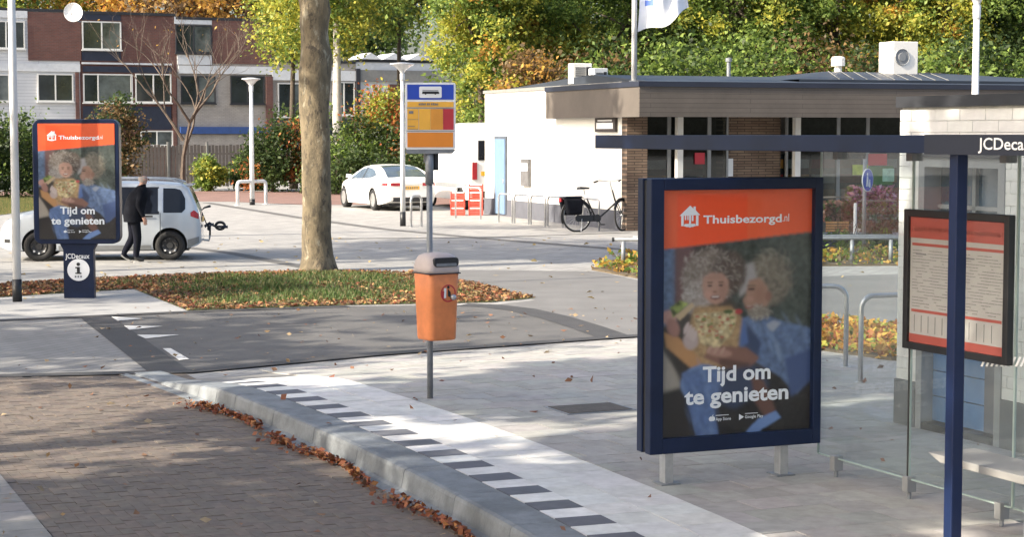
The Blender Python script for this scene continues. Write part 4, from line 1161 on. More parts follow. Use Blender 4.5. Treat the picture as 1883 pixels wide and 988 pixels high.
# bench
bx0 = shl(G(1705, 832, PZ + .45).to_2d())
bn_ = thing('bench', 'pale slab bench inside the bus shelter', 'bench', (SO.x, SO.y, PZ), RZ_D)
MB().plate([(bx0[0], .45), (bx0[0] + .12, .405), (bx0[0] + 2.2, .405), (bx0[0] + 2.2, .45)], bx0[1], bx0[1] + .34).build('seat', M['bench_top'], bn_, bevel=.006)
for x in (.75, 1.8): MB().box(bx0[0] + x - .035, bx0[0] + x + .035, bx0[1] + .12, bx0[1] + .22, 0, .404).build('leg', M['frame_grey'], bn_)
# timetable case hung on the glass
i0, it = bm_(1672, 384); i1, _ = bm_(1866, 400); _, ib = bm_(1672, 640)
it -= PZ; ib -= PZ
tc = thing('timetable_case', 'black framed timetable case with red headed sheets on the shelter glass', 'notice case', (SO.x, SO.y, PZ), RZ_D)
y0 = BY - .06; f_ = .045
mb = MB(); mb.box(i0, i0 + f_, y0, BY - .012, ib, it); mb.box(i1 - f_, i1, y0, BY - .012, ib, it); mb.box(i0 + f_, i1 - f_, y0, BY - .012, it - f_, it); mb.box(i0 + f_, i1 - f_, y0, BY - .012, ib, ib + f_)
mb.build('frame', M['black'], tc, bevel=.004)
for a, b in ((i0 + f_, (i0 + i1) / 2 - .01), ((i0 + i1) / 2 + .01, i1 - f_)):
    s_ = MB().box(a, b, y0 + .022, y0 + .026, ib + f_, it - f_).build('sheet', M['paper'], tc)
    hh = it - ib
    mb = MB(); mb.box(a, b, y0 + .0195, y0 + .0215, it - f_ - .15 * hh, it - f_); mb.box(a + .02, b - .02, y0 + .0195, y0 + .0215, it - f_ - .205 * hh, it - f_ - .185 * hh)
    mb.box(a, b, y0 + .0195, y0 + .0215, ib + f_, ib + f_ + .06 * hh); mb.box(a + .02, b - .03, y0 + .0195, y0 + .0215, ib + .27 * hh, ib + .29 * hh)
    mb.build('print', M['paper_red'], s_)
    mb = MB(); mb.box(a + .03, b - .04, y0 + .0195, y0 + .0215, it - f_ - .10 * hh, it - f_ - .07 * hh); mb.build('print', mat('pink_print', (0.7, 0.25, 0.2), 0.6), s_)
    mb = MB()
    for k in range(5): mb.box(a + .05 + k * (b - a - .1) / 5, a + .053 + k * (b - a - .1) / 5, y0 + .0195, y0 + .0215, ib + .13 * hh, ib + .25 * hh)
    mb.box(a + .06, a + .16, y0 + .0195, y0 + .0215, it - .32 * hh, it - .31 * hh)
    stuff(mb.build('print', M['ink'], s_)); mb = MB(); rt = random.Random(4)
    for k in range(26):
        zz = it - f_ - (.24 + .021 * k) * hh; xx = a + .025
        if ib + .29 * hh > zz - .01: break
        while xx < b - .05:
            w_ = rt.uniform(.015, .06)
            if rt.random() < .72: mb.box(xx, min(xx + w_, b - .025), y0 + .0195, y0 + .0215, zz, zz + .0045)
            xx += w_ + .008
    stuff(mb.build('print', mat('fine_print', (.22, .21, .21), .6), s_))
MB().box(i0 + f_, i1 - f_, y0 + .008, y0 + .011, ib + f_, it - f_).build('pane', M['pane'], tc)

# ---- freestanding advert unit by the grass
mo = G(147, 549)
mu = thing('advert_pillar', 'freestanding navy advert unit on a foot with an information symbol by the grass', 'advert pillar', (mo.x, mo.y, .008), math.radians(2))
mm_ = plane_map((mo.x, mo.y), (1, 0))
a0, at_ = mm_(62, 220); a1, ab = mm_(223, 449)
mb = MB().plate(rrect(a0, a1, ab, at_, .12), -.11, .11); mb.build('cabinet', M['navy'], mu, smooth=False, bevel=.012)
g0, g1 = a0 + .085, a1 - .06; h0, h1_ = mm_(147, 440)[1], mm_(147, 228)[1]
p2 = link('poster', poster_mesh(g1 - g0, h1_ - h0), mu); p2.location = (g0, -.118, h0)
poster_print(p2, g1 - g0, h1_ - h0, -.003)
MB().plate(rrect(g0 - .015, g1 + .015, h0 - .015, h1_ + .015, .05), -.130, -.127).build('pane', M['pane'], mu)
f0, _ = mm_(119, 500); f1, _ = mm_(174, 500)
mb = MB(); mb.plate([(f0, 0), (f1, 0), (f1, ab - .09), (f1 + .06, ab + .02), (f0 - .06, ab + .02), (f0, ab - .09)], -.07, .07)
ft = mb.build('foot', M['navy'], mu)
text('JCDecaux', .105, M['white_sign'], ft, f0 + .035, mm_(147, 476)[1], -.0735, .012, sx=.82)
c0, cz_ = mm_(146, 497)
MB().disc(c0, cz_, .165, -.074, -.0705, 28).build('symbol_disc', M['white_sign'], ft)
mb = MB(); mb.disc(c0, cz_ + .085, .027, -.078, -.0745, 14); mb.box(c0 - .022, c0 + .022, -.078, -.0745, cz_ - .04, cz_ + .045)
mb.box(c0 - .045, c0 + .0, -.0785, -.0781, cz_ + .025, cz_ + .045); mb.box(c0 - .045, c0 + .045, -.0785, -.0781, cz_ - .06, cz_ - .04); mb.build('symbol', M['black'], ft)
mb = MB()
for k in range(3): mb.box(c0 - .055 + k * .04, c0 - .03 + k * .04, -.078, -.0745, cz_ - .115, cz_ - .085)
mb.build('lettering', M['galv'], ft)

# ================================================================== STREET FURNITURE
bp = G(791, 733, PZ)
bs = thing('bus_stop_sign', 'blue and orange bus stop sign on a grey pole behind the orange bin', 'bus stop sign', (bp.x, bp.y, PZ), math.radians(3))
bmap = plane_map((bp.x, bp.y), (1, 0))
MB().tube([(0, 0, 0), (0, 0, 1.0), (0, 0, 2.2)], .026, 14).build('pole', M['galv'], bs, smooth=True)
MB().tube([(0, 0, 1.86), (0, 0, 2.12)], .036, 14).build('sleeve', M['galv'], bs, smooth=True)
x0, zt_ = bmap(745, 152); x1, zb_ = bmap(838, 275); zt_ -= PZ; zb_ -= PZ
bx = lambda px: bmap(px, 200)[0]; bz = lambda py: bmap(791, py)[1] - PZ
MB().plate(rrect(x0, x1, zb_, zt_, .022), -.045, .045).build('case', M['white_sign'], bs, bevel=.004)
MB().plate([(x0, zb_), (x1, zb_), (x1 - .03, zb_ - .035), (x0 + .01, zb_ - .035)][::-1], -.04, .04).build('tray', M['galv'], bs)
def face(name, a, b, c, d, m, y=-.0485, par=bs): return MB().box(bx(a), bx(b), y, y + .003, bz(d), bz(c)).build(name, M[m], par)
bp_ = face('blue_panel', 749, 834, 155.5, 183, 'blue_sign')
MB().plate(rrect(bx(771), bx(812), bz(180), bz(159), .012), -.052, -.049).build('symbol_plate', M['white_sign'], bp_)
mb = MB(); y = -.055
mb.plate([(bx(776), bz(172.5)), (bx(777), bz(168)), (bx(806), bz(168)), (bx(807.5), bz(170)), (bx(807.5), bz(172.5))][::-1], y, y + .0025)
for c in (782.5, 800.5): mb.disc(bx(c), bz(172.6), .007, y - .0004, y + .002, 12)
mb.build('bus_symbol', M['black'], bp_)
MB().box(bx(777), bx(806), y, y + .002, bz(166.6), bz(165.4)).build('bus_symbol', M['galv'], bp_)
st_ = face('name_strip', 749, 834, 187, 197, 'yellow_sign')
mb = MB(); xk = 770.0
for w_ in (3.2, 3.0, 2.2, 3.0, 1.6, 0, 3, 2.4, 0, 3.4, 3.0, 2.8, 2.4, 1.4):
    if w_: mb.box(bx(xk), bx(xk + w_ * .72), -.052, -.049, bz(193.4), bz(190 + rng.uniform(-.6, .8)))
    xk += w_ if w_ else 2.2
mb.build('lettering', M['ink'], st_)
for a, b, m in ((749, 769.5, 'yellow_sign'), (770.3, 791.6, 'yellow_sign'), (791.9, 814.4, 'amber_sign'), (814.6, 834, 'red_sign')):
    q = face('route_panel', a, b, 200, 238.5, m)
    if a == 749:
        mb = MB(); mb.box(bx(752), bx(760), -.052, -.049, bz(209), bz(204)); mb.box(bx(750), bx(769), -.052, -.049, bz(220), bz(219.3)); mb.box(bx(750), bx(763), -.052, -.049, bz(232.3), bz(231.4)); mb.box(bx(750), bx(769), -.052, -.049, bz(237.6), bz(237)); mb.build('lettering', M['ink'], q)
face('lower_panel', 749, 833, 243.5, 270.5, 'orange_sign')
for c in ((198.4), (240.8)): MB().box(bx(748), bx(835), -.0505, -.0455, bz(c + .6), bz(c - .6)).build('divider', M['galv'], bs)
t = MB().tube([(.05, .05, 1.98), (.05, .05, 2.13)], .03, 10).build('lock_housing', M['dark'], bs)

# litter bin hooked to the pole
ph_ = math.radians(33)
fn = Vector((math.sin(ph_), -math.cos(ph_)))
bc = Vector((bp.x, bp.y)) + fn * .20 + Vector((-.045, 0))
lb = thing('litter_bin', 'orange litter bin with beige hood fixed to the bus stop pole', 'bin', (bc.x, bc.y, PZ), ph_)
bb = MB()
def rr_ring(w, d, r, z, n=5): return [(p[0], p[1], z) for p in rrect(-w, w, -d, d, r, n)]
secs = [(.118, .118, .05, .535), (.13, .13, .05, .54), (.134, .133, .05, .56), (.146, .145, .05, .95), (.153, .15, .05, 1.125), (.149, .146, .05, 1.125)]
rings = [rr_ring(*s_) for s_ in secs]; m_ = len(rings[0])
bb.add([v for R_ in rings for v in R_], [(i * m_ + j, i * m_ + (j + 1) % m_, (i + 1) * m_ + (j + 1) % m_, (i + 1) * m_ + j) for i in range(len(rings) - 1) for j in range(m_)] + [tuple(range(m_ - 1, -1, -1))])
body = bb.build('body', M['bin_orange'], lb, smooth=True)
# hood: rounded cap with a letterbox opening in the front face
secs = [(.158, .156, .06, 1.115), (.160, .158, .06, 1.14), (.157, .154, .06, 1.165), (.150, .148, .07, 1.215), (.135, .132, .08, 1.255), (.10, .097, .07, 1.276), (.03, .03, .02, 1.284)]
rings = [rr_ring(*s_) for s_ in secs]
hb = MB(); hb.add([v for R_ in rings for v in R_], [(i * m_ + j, i * m_ + (j + 1) % m_, (i + 1) * m_ + (j + 1) % m_, (i + 1) * m_ + j) for i in range(len(rings) - 1) for j in range(m_)] + [tuple(range((len(rings) - 1) * m_, len(rings) * m_)), tuple(range(m_ - 1, -1, -1))])
hood = hb.build('hood', M['bin_lid'], lb, smooth=True)
mb = MB(); mb.plate(rrect(-.115, .125, 1.168, 1.245, .028), -.162, -.02)
mb.build('opening', M['dark'], hood)
MB().plate(rrect(-.095, .105, 1.172, 1.198, .01), -.1635, -.1622).build('bag', M['galv'], hood)
MB().box(-.153, .153, -.152, .152, 1.104, 1.114).build('rim', M['trim_dark'], lb)
mk = MB(); mk.lathe([(.064, 0), (.069, -.003), (.075, 0)], 28, (.03, -.1475, .94), 'y'); mk.build('logo_ring', M['red_sign'], body)
mb = MB(); y = -.1505
mb.plate([(-.012, .985), (.01, .985), (.006, .9), (-.02, .9)][::-1], y, y + .003); mb.build('logo_figure', M['white_sign'], body)
mb = MB(); mb.plate([(.025, .98), (.05, .95), (.055, .90), (.028, .915)][::-1], y, y + .003); mb.disc(.03, .992, .012, y, y + .003, 12); mb.build('logo_figure', M['black'], body)
MB().plate([(-.03, .96), (-.012, .96), (-.014, .895), (-.03, .90)][::-1], y, y + .003).build('logo_figure', M['red_sign'], body)
MB().lathe([(.001, -.03), (.02, -.028), (.026, -.012), (.026, 0)], 14, (.075, -.146, .905), 'y').build('lock', M['steel'], lb, smooth=True)
MB().box(-.06, .06, .13, .20, .95, .99).build('bracket', M['galv'], lb)

# lamp posts
def lamp(label, base, h, r, head=True, black=.33, group='pale lamp posts', lean=0):
    t = thing('lamp_post', label, 'lamp post', base, 0, group)
    MB().tube([(0, 0, black), (0, 0, h * .5), (0, 0, h)], [r, r * .9, r * .72], 16).build('pole', M['pole_white'], t, smooth=True)
    MB().tube([(0, 0, 0), (0, 0, black - .001)], r * 1.12, 16).build('base_sleeve', M['black'], t, smooth=True)
    if head:
        MB().lathe([(r * .9, h - .08), (r * .95, h + .1), (r * .7, h + .12), (r * 1.2, h + .18), (.22, h + .3), (.31, h + .335)], 24).build('lamp_bowl', M['clear_lamp'], t, smooth=True)
        MB().lathe([(.31, h + .336), (.33, h + .35), (.32, h + .375), (.1, h + .40), (.001, h + .405)], 24).build('lamp_cap', M['pole_white'], t, smooth=True)
    return t
p = G(32, 556); l1 = lamp('tall white lamp post with black foot beside the advert pillar', (p.x, p.y, .008), 7.5, .062)
p = G(464, 377); lamp('white lamp post within a white guard hoop near the plane tree', (p.x, p.y, 0), AT(463, 148, p.y).z - .3, .085, black=.2)
p = G(741, 416); lamp('white lamp post with black foot left of the bus stop sign, shallow dish lamp', (p.x, p.y, 0), AT(738, 118, p.y).z - .35, .07, black=.38)
lamp('white lamp post rising behind the white brick kiosk', (AT(1792, 250, 26.0).x, 26.0, 0), AT(1792, 10, 26.0).z - .1, .06)

# tubular hoops
def hoop(label, a, b, h, r, m, group, rc=.12, rail=False, name='bike_hoop', cat='bike rack'):
    a, b = Vector(a), Vector(b); v = (b - a); L = v.to_2d().length
    t = thing(name, label, cat, (a.x, a.y, a.z), math.atan2(v.y, v.x), group)
    P = [(0, 0, 0), (0, 0, h - rc)] + [(rc - rc * math.cos(k * math.pi / 10), 0, h - rc + rc * math.sin(k * math.pi / 10)) for k in range(1, 5)] + [(rc, 0, h)]
    P += [(L - rc, 0, h)] + [(L - rc + rc * math.sin(k * math.pi / 10), 0, h - rc + rc * math.cos(k * math.pi / 10)) for k in range(1, 5)] + [(L, 0, h - rc), (L, 0, 0)]
    MB().tube(P, r, 10).build('tube', m, t, smooth=True)
    for x in (0, L): MB().lathe([(r * 2.2, 0), (r * 2.2, .008), (r, .012)], 12, (x, 0, 0)).build('foot_flange', m, t)
    return t
ra, rb_ = G(917, 409), G(1091, 424)
rdir = (rb_ - ra)
for i in range(6):
    a = ra + rdir * (i / 5.55); b = a + rdir * .155
    lab = ['steel bike hoop nearest the red crates, before the pale blue door', 'second steel bike hoop on from the red crates', 'third steel bike hoop on from the red crates, before the wall box',
        'steel bike hoop two short of the black bicycle', 'steel bike hoop just behind the rear wheel of the black bicycle', 'steel bike hoop crossing the black bicycle'][i]
    hoop(lab, a, b, .80, .026, M['steel'], 'bike hoops along the white wall')
a, b = G(838, 402), G(884, 404); hoop('steel hoop in front of the red crates', a, b, .92, .026, M['steel'], None)
a, b = G(756, 418), G(775, 417); hoop('low steel hoop beside the lamp post left of the bus stop', a, b, .82, .032, M['steel'], None)
a = G(437, 378); b = G(489, 376); hoop('white guard hoop around the lamp post foot', a, b, .82, .06, M['pole_white'], None, name='guard_hoop', cat='barrier')
e1, e2 = G(1555, 676, PZ), G(1582, 704, PZ)
hoop('steel bike hoop half hidden behind the poster cabinet', e1 + Vector((-.75, .1, 0)), e1, .80, .024, M['steel'], None)
hoop('steel bike hoop half hidden behind the kiosk wall', e2, e2 + Vector((.75, .32, 0)), .80, .024, M['steel'], None)

# knee rail with planting bed
ka, kb_ = G(1146, 490), G(1163, 482)
kr = thing('knee_rail', 'low galvanised knee rail edging the planting bed before the shop', 'railing', (ka.x, ka.y, 0), 0.10)
zr = .50
MB().tube([(-.18, 0, zr), (8.0, 0, zr)], .035, 10).build('rail', M['galv'], kr, smooth=True)
MB().tube([(-.21, 0, zr), (-.18, 0, zr)], .042, 10).build('end_cap', M['dark'], kr)
for x in (0, 1.5, 3.0, 4.35, 5.1, 6.6): MB().tube([(x, 0, 0), (x, 0, zr - .03)], .04, 10).build('post', M['galv'], kr, smooth=True)
MB().tube([(.3, .75, zr), (8, .75, zr)], .03, 8).build('rail', M['galv'], kr, smooth=True)
MB().tube([(.45, .75, 0), (.45, .75, zr)], .035, 8).build('post', M['galv'], kr, smooth=True)

# round blue sign on its post
p = G(1588, 468)
rs = thing('path_sign', 'round blue shared path sign on a grey post near the shop entrance', 'road sign', (p.x, p.y, 0), math.radians(52))
MB().tube([(0, 0, 0), (0, 0, 1.95)], .04, 12).build('post', M['galv'], rs, smooth=True)
zc = AT(1587, 331, p.y).z
dsk = MB().disc(0, zc, .235, -.075, -.055, 32).build('disc', M['white_sign'], rs)
MB().disc(0, zc, .222, -.078, -.0755, 32).build('blue_field', M['blue_sign'], dsk)
mb = MB(); mb.disc(-.03, zc + .12, .028, -.081, -.0785, 12); mb.plate([(-.08, zc - .13), (-.055, zc + .08), (.0, zc + .08), (.02, zc - .13), (-.02, zc - .13), (-.03, zc), (-.045, zc - .13)][::-1], -.081, -.0785)
mb.disc(.07, zc - .01, .02, -.081, -.0785, 12); mb.plate([(.045, zc - .15), (.05, zc - .035), (.095, zc - .035), (.10, zc - .15)][::-1], -.081, -.0785); mb.build('figures', M['white_sign'], dsk)

# planters, flower racks and posts in front of the shop
def rackbox(name, label, px0, px1, py0, py1, Y, dep, m, cat, slats=6):
    a, b = AT(px0, py1, Y), AT(px1, py0, Y); t = thing(name, label, cat, (a.x, Y, 0), RZ_F * .3)
    w = b.x - a.x; z0, z1 = max(.02, a.z), b.z
    for k in range(slats):
        h = (z1 - z0) / slats; MB().box(0, w, 0, .03, z0 + k * h + .008, z0 + (k + 1) * h - .008).build('slat', m, t)
    MB().box(.01, w - .01, .035, dep, max(0, z0 - .02), z1 - .04).build('body', M['dark'], t)
    for x in (.02, w - .07): MB().box(x, x + .05, .05, .1, 0, z0 + .02).build('leg', M['dark'], t)
    return t
rackbox('wooden_planter', 'orange slatted wooden planter outside the shop window', 1519, 1562, 407, 432, 40.5, .45, M['flower_wood'], 'planter', 5)
def flowers(label, px0, px1, py0, py1, Y, mix, seed, name='flower_rack'):
    a, b = AT(px0, py1, Y), AT(px1, py0, Y); t = thing(name, label, 'flower rack', (a.x, Y, 0), RZ_F * .3)
    w = b.x - a.x; r = np.random.default_rng(seed); n = 900
    mb = MB()
    for k in range(3): z = .35 + k * .32; mb.box(0, w, .02 + k * .18, .2 + k * .18, z - .03, z)
    for x in (.02, w / 2, w - .06): mb.box(x, x + .04, .05, .6, 0, .3)
    mb.build('rack', M['fence_wood'], t)
    P = np.stack([r.uniform(0, w, n), r.uniform(-.05, .5, n), np.zeros(n)], 1); P[:, 2] = max(.3, a.z) + (b.z - max(.3, a.z)) * r.uniform(0, 1, n)
    cl = np.array([mix[k] for k in r.integers(0, len(mix), n)])
    stuff(soup('blooms', leaf_quads(P, .12, 0, r), cl, M['leaf'], t))
    for k in range(int(w / .35)):
        pk_ = MB().lathe([(.09, 0), (.13, .2), (.14, .22), (.11, .2)], 10); o = pk_.build('pot', M['shopbrick'] if k % 2 else M['frame_black'], t); o.location = (.15 + k * .35, .1, .36)
    return t
fl_mix = [(0.35, 0.12, 0.25), (0.45, 0.35, 0.45), (0.2, 0.08, 0.2), (0.06, 0.1, 0.03), (0.4, 0.2, 0.25), (0.12, 0.12, 0.05)]
flowers('tiered rack of purple and pink flowers outside the shop', 1565, 1650, 343, 405, 43.5, fl_mix, 3)
flowers('rack of brownish potted plants beside the wooden planter', 1520, 1575, 372, 410, 43.0, [(0.12, 0.07, 0.05), (0.2, 0.1, 0.08), (0.06, 0.09, 0.03), (0.25, 0.12, 0.1)], 4)
flowers('low rack of potted plants right of the blue sign', 1592, 1660, 385, 430, 40.5, [(0.16, 0.09, 0.08), (0.3, 0.3, 0.25), (0.08, 0.12, 0.05), (0.2, 0.12, 0.1)], 5)
a = AT(1500, 441, 39.6); lw = thing('low_wall', 'low dark blue plinth under the planters outside the shop', 'low wall', (a.x, 39.6, 0), 0)
MB().box(0, 3.4, 0, .35, 0, .30).build('wall', M['panel_blue'], lw)
MB().box(-.03, 3.43, -.03, .38, .30, .33).build('coping', M['galv'], lw)
a = AT(1572, 440, 39.2); bo = thing('bollard', 'slim pale bollard post beside the wooden planter', 'bollard', (a.x, 39.2, 0))
MB().lathe([(.035, 0), (.035, .95), (.03, .99), (.001, 1.0)], 12).build('post', M['white_sign'], bo); MB().lathe([(.06, 0), (.06, .02), (.036, .03)], 12).build('flange', M['galv'], bo)

# red crates beside the flank wall
def crate(label, x, y, z, rz):
    t = thing('crate', label, 'crate', (x, y, z), rz, 'red crates by the van')
    w, d, h = .42, .34, .235; mb = MB()
    mb.box(-w / 2, w / 2, -d / 2, d / 2, 0, .02)
    MB().box(-w / 2, w / 2, -d / 2, d / 2, 0, .02).build('base', M['crate_red'], t)
    for k in range(3):
        z0 = .025 + k * .07; mb = MB()
        mb.box(-w / 2, w / 2, -d / 2, -d / 2 + .015, z0, z0 + .05); mb.box(-w / 2, w / 2, d / 2 - .015, d / 2, z0, z0 + .05)
        mb.box(-w / 2, -w / 2 + .015, -d / 2 + .015, d / 2 - .015, z0, z0 + .05); mb.box(w / 2 - .015, w / 2, -d / 2 + .015, d / 2 - .015, z0, z0 + .05); mb.build('slat_ring', M['crate_red'], t)
    for sx in (-1, 1):
        for sy in (-1, 1): MB().box(sx * (w / 2 - .01) - .018, sx * (w / 2 - .01) + .018, sy * (d / 2 - .01) - .018, sy * (d / 2 - .01) + .018, .02, h).build('corner_post', M['crate_red'], t)
    MB().box(-w / 2, w / 2, -d / 2 - .004, -d / 2 + .016, h - .03, h).build('rim', M['white_sign'], t)
for px, n, lab in ((842, 3, 'lower stack beside the saloon'), (875, 3, 'taller stack at the wall end')):
    p = G(px, 396)
    for k in range(n): crate('red slatted crate %s of the %s' % (('at the bottom', 'in the middle', 'on top')[k], lab), p.x, p.y, k * .237 + (.0 if px < 860 else .0), rng.uniform(-.08, .08))
p = G(875, 396); crate('fourth red slatted crate topping the stack against the wall end', p.x, p.y, 3 * .237, .05)

# ---- bicycle (local x forward)
def bicycle(label, loc, rz, scale=1.0, steer=.5, bags=True):
    t = thing('bicycle', label, 'bicycle', loc, rz); t.scale = (scale,) * 3
    R_ = .345; wb = 1.10
    def wheel(cx, ang):
        w = link('wheel', None, t); w.location = (cx, 0, R_); w.rotation_euler = (0, 0, ang)
        tor = []
        for i in range(36):
            a = 2 * math.pi * i / 36; tor.append((R_ * math.cos(a) * .96, 0, R_ * math.sin(a) * .96))
        MB().tube(tor + [tor[0]], .021, 8, cap=False).build('tyre', M['rubber'], w, smooth=True)
        MB().tube([(x * .94, 0, z * .94) for x, y, z in tor + [tor[0]]], .011, 6, cap=False).build('rim', M['steel'], w)
        mb = MB()
        for i in range(18):
            a = 2 * math.pi * i / 18; mb.tube([(0, (-1) ** i * .02, 0), (R_ * .9 * math.cos(a), 0, R_ * .9 * math.sin(a))], .0022, 3)
        stuff(mb.build('spokes', M['steel'], w))
        MB().lathe([(.02, -.04), (.028, 0), (.02, .04)], 10, (0, 0, 0), 'y').build('hub', M['steel'], w)
        return w
    wheel(0, 0); wheel(wb, steer)
    hd0, hd1 = Vector((wb - .14, 0, .62)), Vector((wb - .22, 0, .90)); bbk = Vector((.46, 0, .29)); st = Vector((.22, 0, .80))
    mb = MB(); mb.tube([bbk, bbk.lerp(st, .85)], .018, 8); mb.tube([hd0, bbk + Vector((.14, 0, .05)), bbk], .02, 8); mb.tube([hd0, hd1], .02, 8)
    for s_ in (-1, 1): mb.tube([(0, s_ * .05, R_), bbk + Vector((0, s_ * .03, 0))], .011, 6); mb.tube([(0, s_ * .05, R_), st + Vector((-.02, s_ * .02, -.12))], .009, 6)
    mb.build('frame', M['black'], t, smooth=True)
    mb = MB()
    for s_ in (-1, 1): mb.tube([(wb, s_ * .05, R_), (wb - .10, s_ * .045, .58), hd0 + Vector((0, s_ * .02, 0))], .012, 6)
    mb.build('fork', M['black'], t, smooth=True)
    MB().tube([hd1, hd1 + Vector((-.05, 0, .16)), hd1 + Vector((-.02, 0, .2))], .014, 8).build('stem', M['steel'], t)
    hz_ = hd1.z + .2; hx = hd1.x - .02; c_, s__ = math.cos(steer), math.sin(steer)
    rot = lambda x, y, z: (hx + x * c_ - y * s__, x * s__ + y * c_, z)
    hb_ = MB().tube([rot(-.2, -.3, hz_ - .02), rot(-.06, -.27, hz_ + .02), rot(.03, -.1, hz_), rot(.03, .1, hz_), rot(-.06, .27, hz_ + .02), rot(-.2, .3, hz_ - .02)], .012, 8).build('handlebar', M['steel'], t, smooth=True)
    for s_ in (-1, 1): MB().tube([rot(-.22, s_ * .305, hz_ - .025), rot(-.1, s_ * .282, hz_ + .005)], .019, 8).build('grip', M['rubber'], hb_)
    MB().tube([st, st + Vector((-.03, 0, .12))], .013, 8).build('seat_post', M['steel'], t)
    sx = st.x - .04; sz = st.z + .12
    MB().add([(sx - .13, -.09, sz), (sx - .13, .09, sz), (sx + .16, .018, sz + .01), (sx + .16, -.018, sz + .01), (sx - .11, -.08, sz + .06), (sx - .11, .08, sz + .06), (sx + .14, .018, sz + .045), (sx + .14, -.018, sz + .045)], [(3, 2, 1, 0), (4, 5, 6, 7), (0, 1, 5, 4), (1, 2, 6, 5), (2, 3, 7, 6), (3, 0, 4, 7)]).build('saddle', M['black'], t, bevel=.015)
    MB().plate(rrect(-.06, .52, .22, .36, .065), -.075, -.04).build('chain_guard', M['black'], t)
    mb = MB(); mb.lathe([(.001, -.012), (.085, -.012), (.085, .0)], 16, (.46, -.085, .29), 'y'); mb.tube([(.46, -.1, .29), (.53, -.1, .15)], .01, 6); mb.box(.49, .59, -.19, -.1, .135, .16); mb.build('crank', M['dark'], t); mb = MB(); mb.tube([(.46, .09, .29), (.39, .09, .43)], .01, 6); mb.box(.34, .44, .1, .19, .42, .445); mb.build('crank', M['dark'], t)
    def guard(cx, a0, a1, par, ang=0):
        P = [(cx + math.cos(ang) * (R_ + .025) * math.cos(math.radians(a)), math.sin(ang) * (R_ + .025) * math.cos(math.radians(a)), R_ + (R_ + .025) * math.sin(math.radians(a))) for a in range(a0, a1 + 1, 12)]
        MB().tube(P, .02, 6).build('mudguard', M['black'], par, smooth=True)
    guard(0, 25, 205, t); guard(wb, 40, 160, t, steer)
    mb = MB()
    for s_ in (-1, 1): mb.tube([(-.35, s_ * .06, .74), (.16, s_ * .06, .74)], .009, 6); mb.tube([(-.2, s_ * .06, .74), (0, s_ * .055, R_)], .007, 6)
    mb.build('luggage_rack', M['black'], t)
    MB().box(-.39, -.36, -.05, .05, .66, .74).build('rear_light', M['red_lamp'], t)
    MB().lathe([(.001, .05), (.03, .05), (.042, 0), (.001, 0)], 12, (wb - .06, 0, .66), 'y').build('headlamp', M['steel'], t)
    if bags:
        for s_ in (-1, 1):
            MB().add([(-.36, s_ * .08, .74), (.1, s_ * .08, .74), (.08, s_ * .08, .36), (-.28, s_ * .08, .36), (-.34, s_ * .2, .70), (.08, s_ * .2, .70), (.05, s_ * .19, .40), (-.25, s_ * .19, .40)],
                [(0, 1, 5, 4), (1, 2, 6, 5), (2, 3, 7, 6), (3, 0, 4, 7), (4, 5, 6, 7), (3, 2, 1, 0)]).build('pannier', M['jacket'], t, bevel=.03)
        MB().box(-.33, .08, -.16, .16, .742, .775).build('pannier_flap', M['panel_blue'], t, bevel=.012)
    MB().tube([(.1, -.06, .3), (.0, -.2, .01)], .009, 6).build('kickstand', M['steel'], t)
    return t
p = G(1062, 425)
bk = bicycle('black city bicycle with dark panniers parked against the white shop wall', (p.x - .03, p.y - .5, 0), math.radians(24), 1.16, steer=.62)
bk.rotation_euler = (math.radians(-4), 0, math.radians(24))

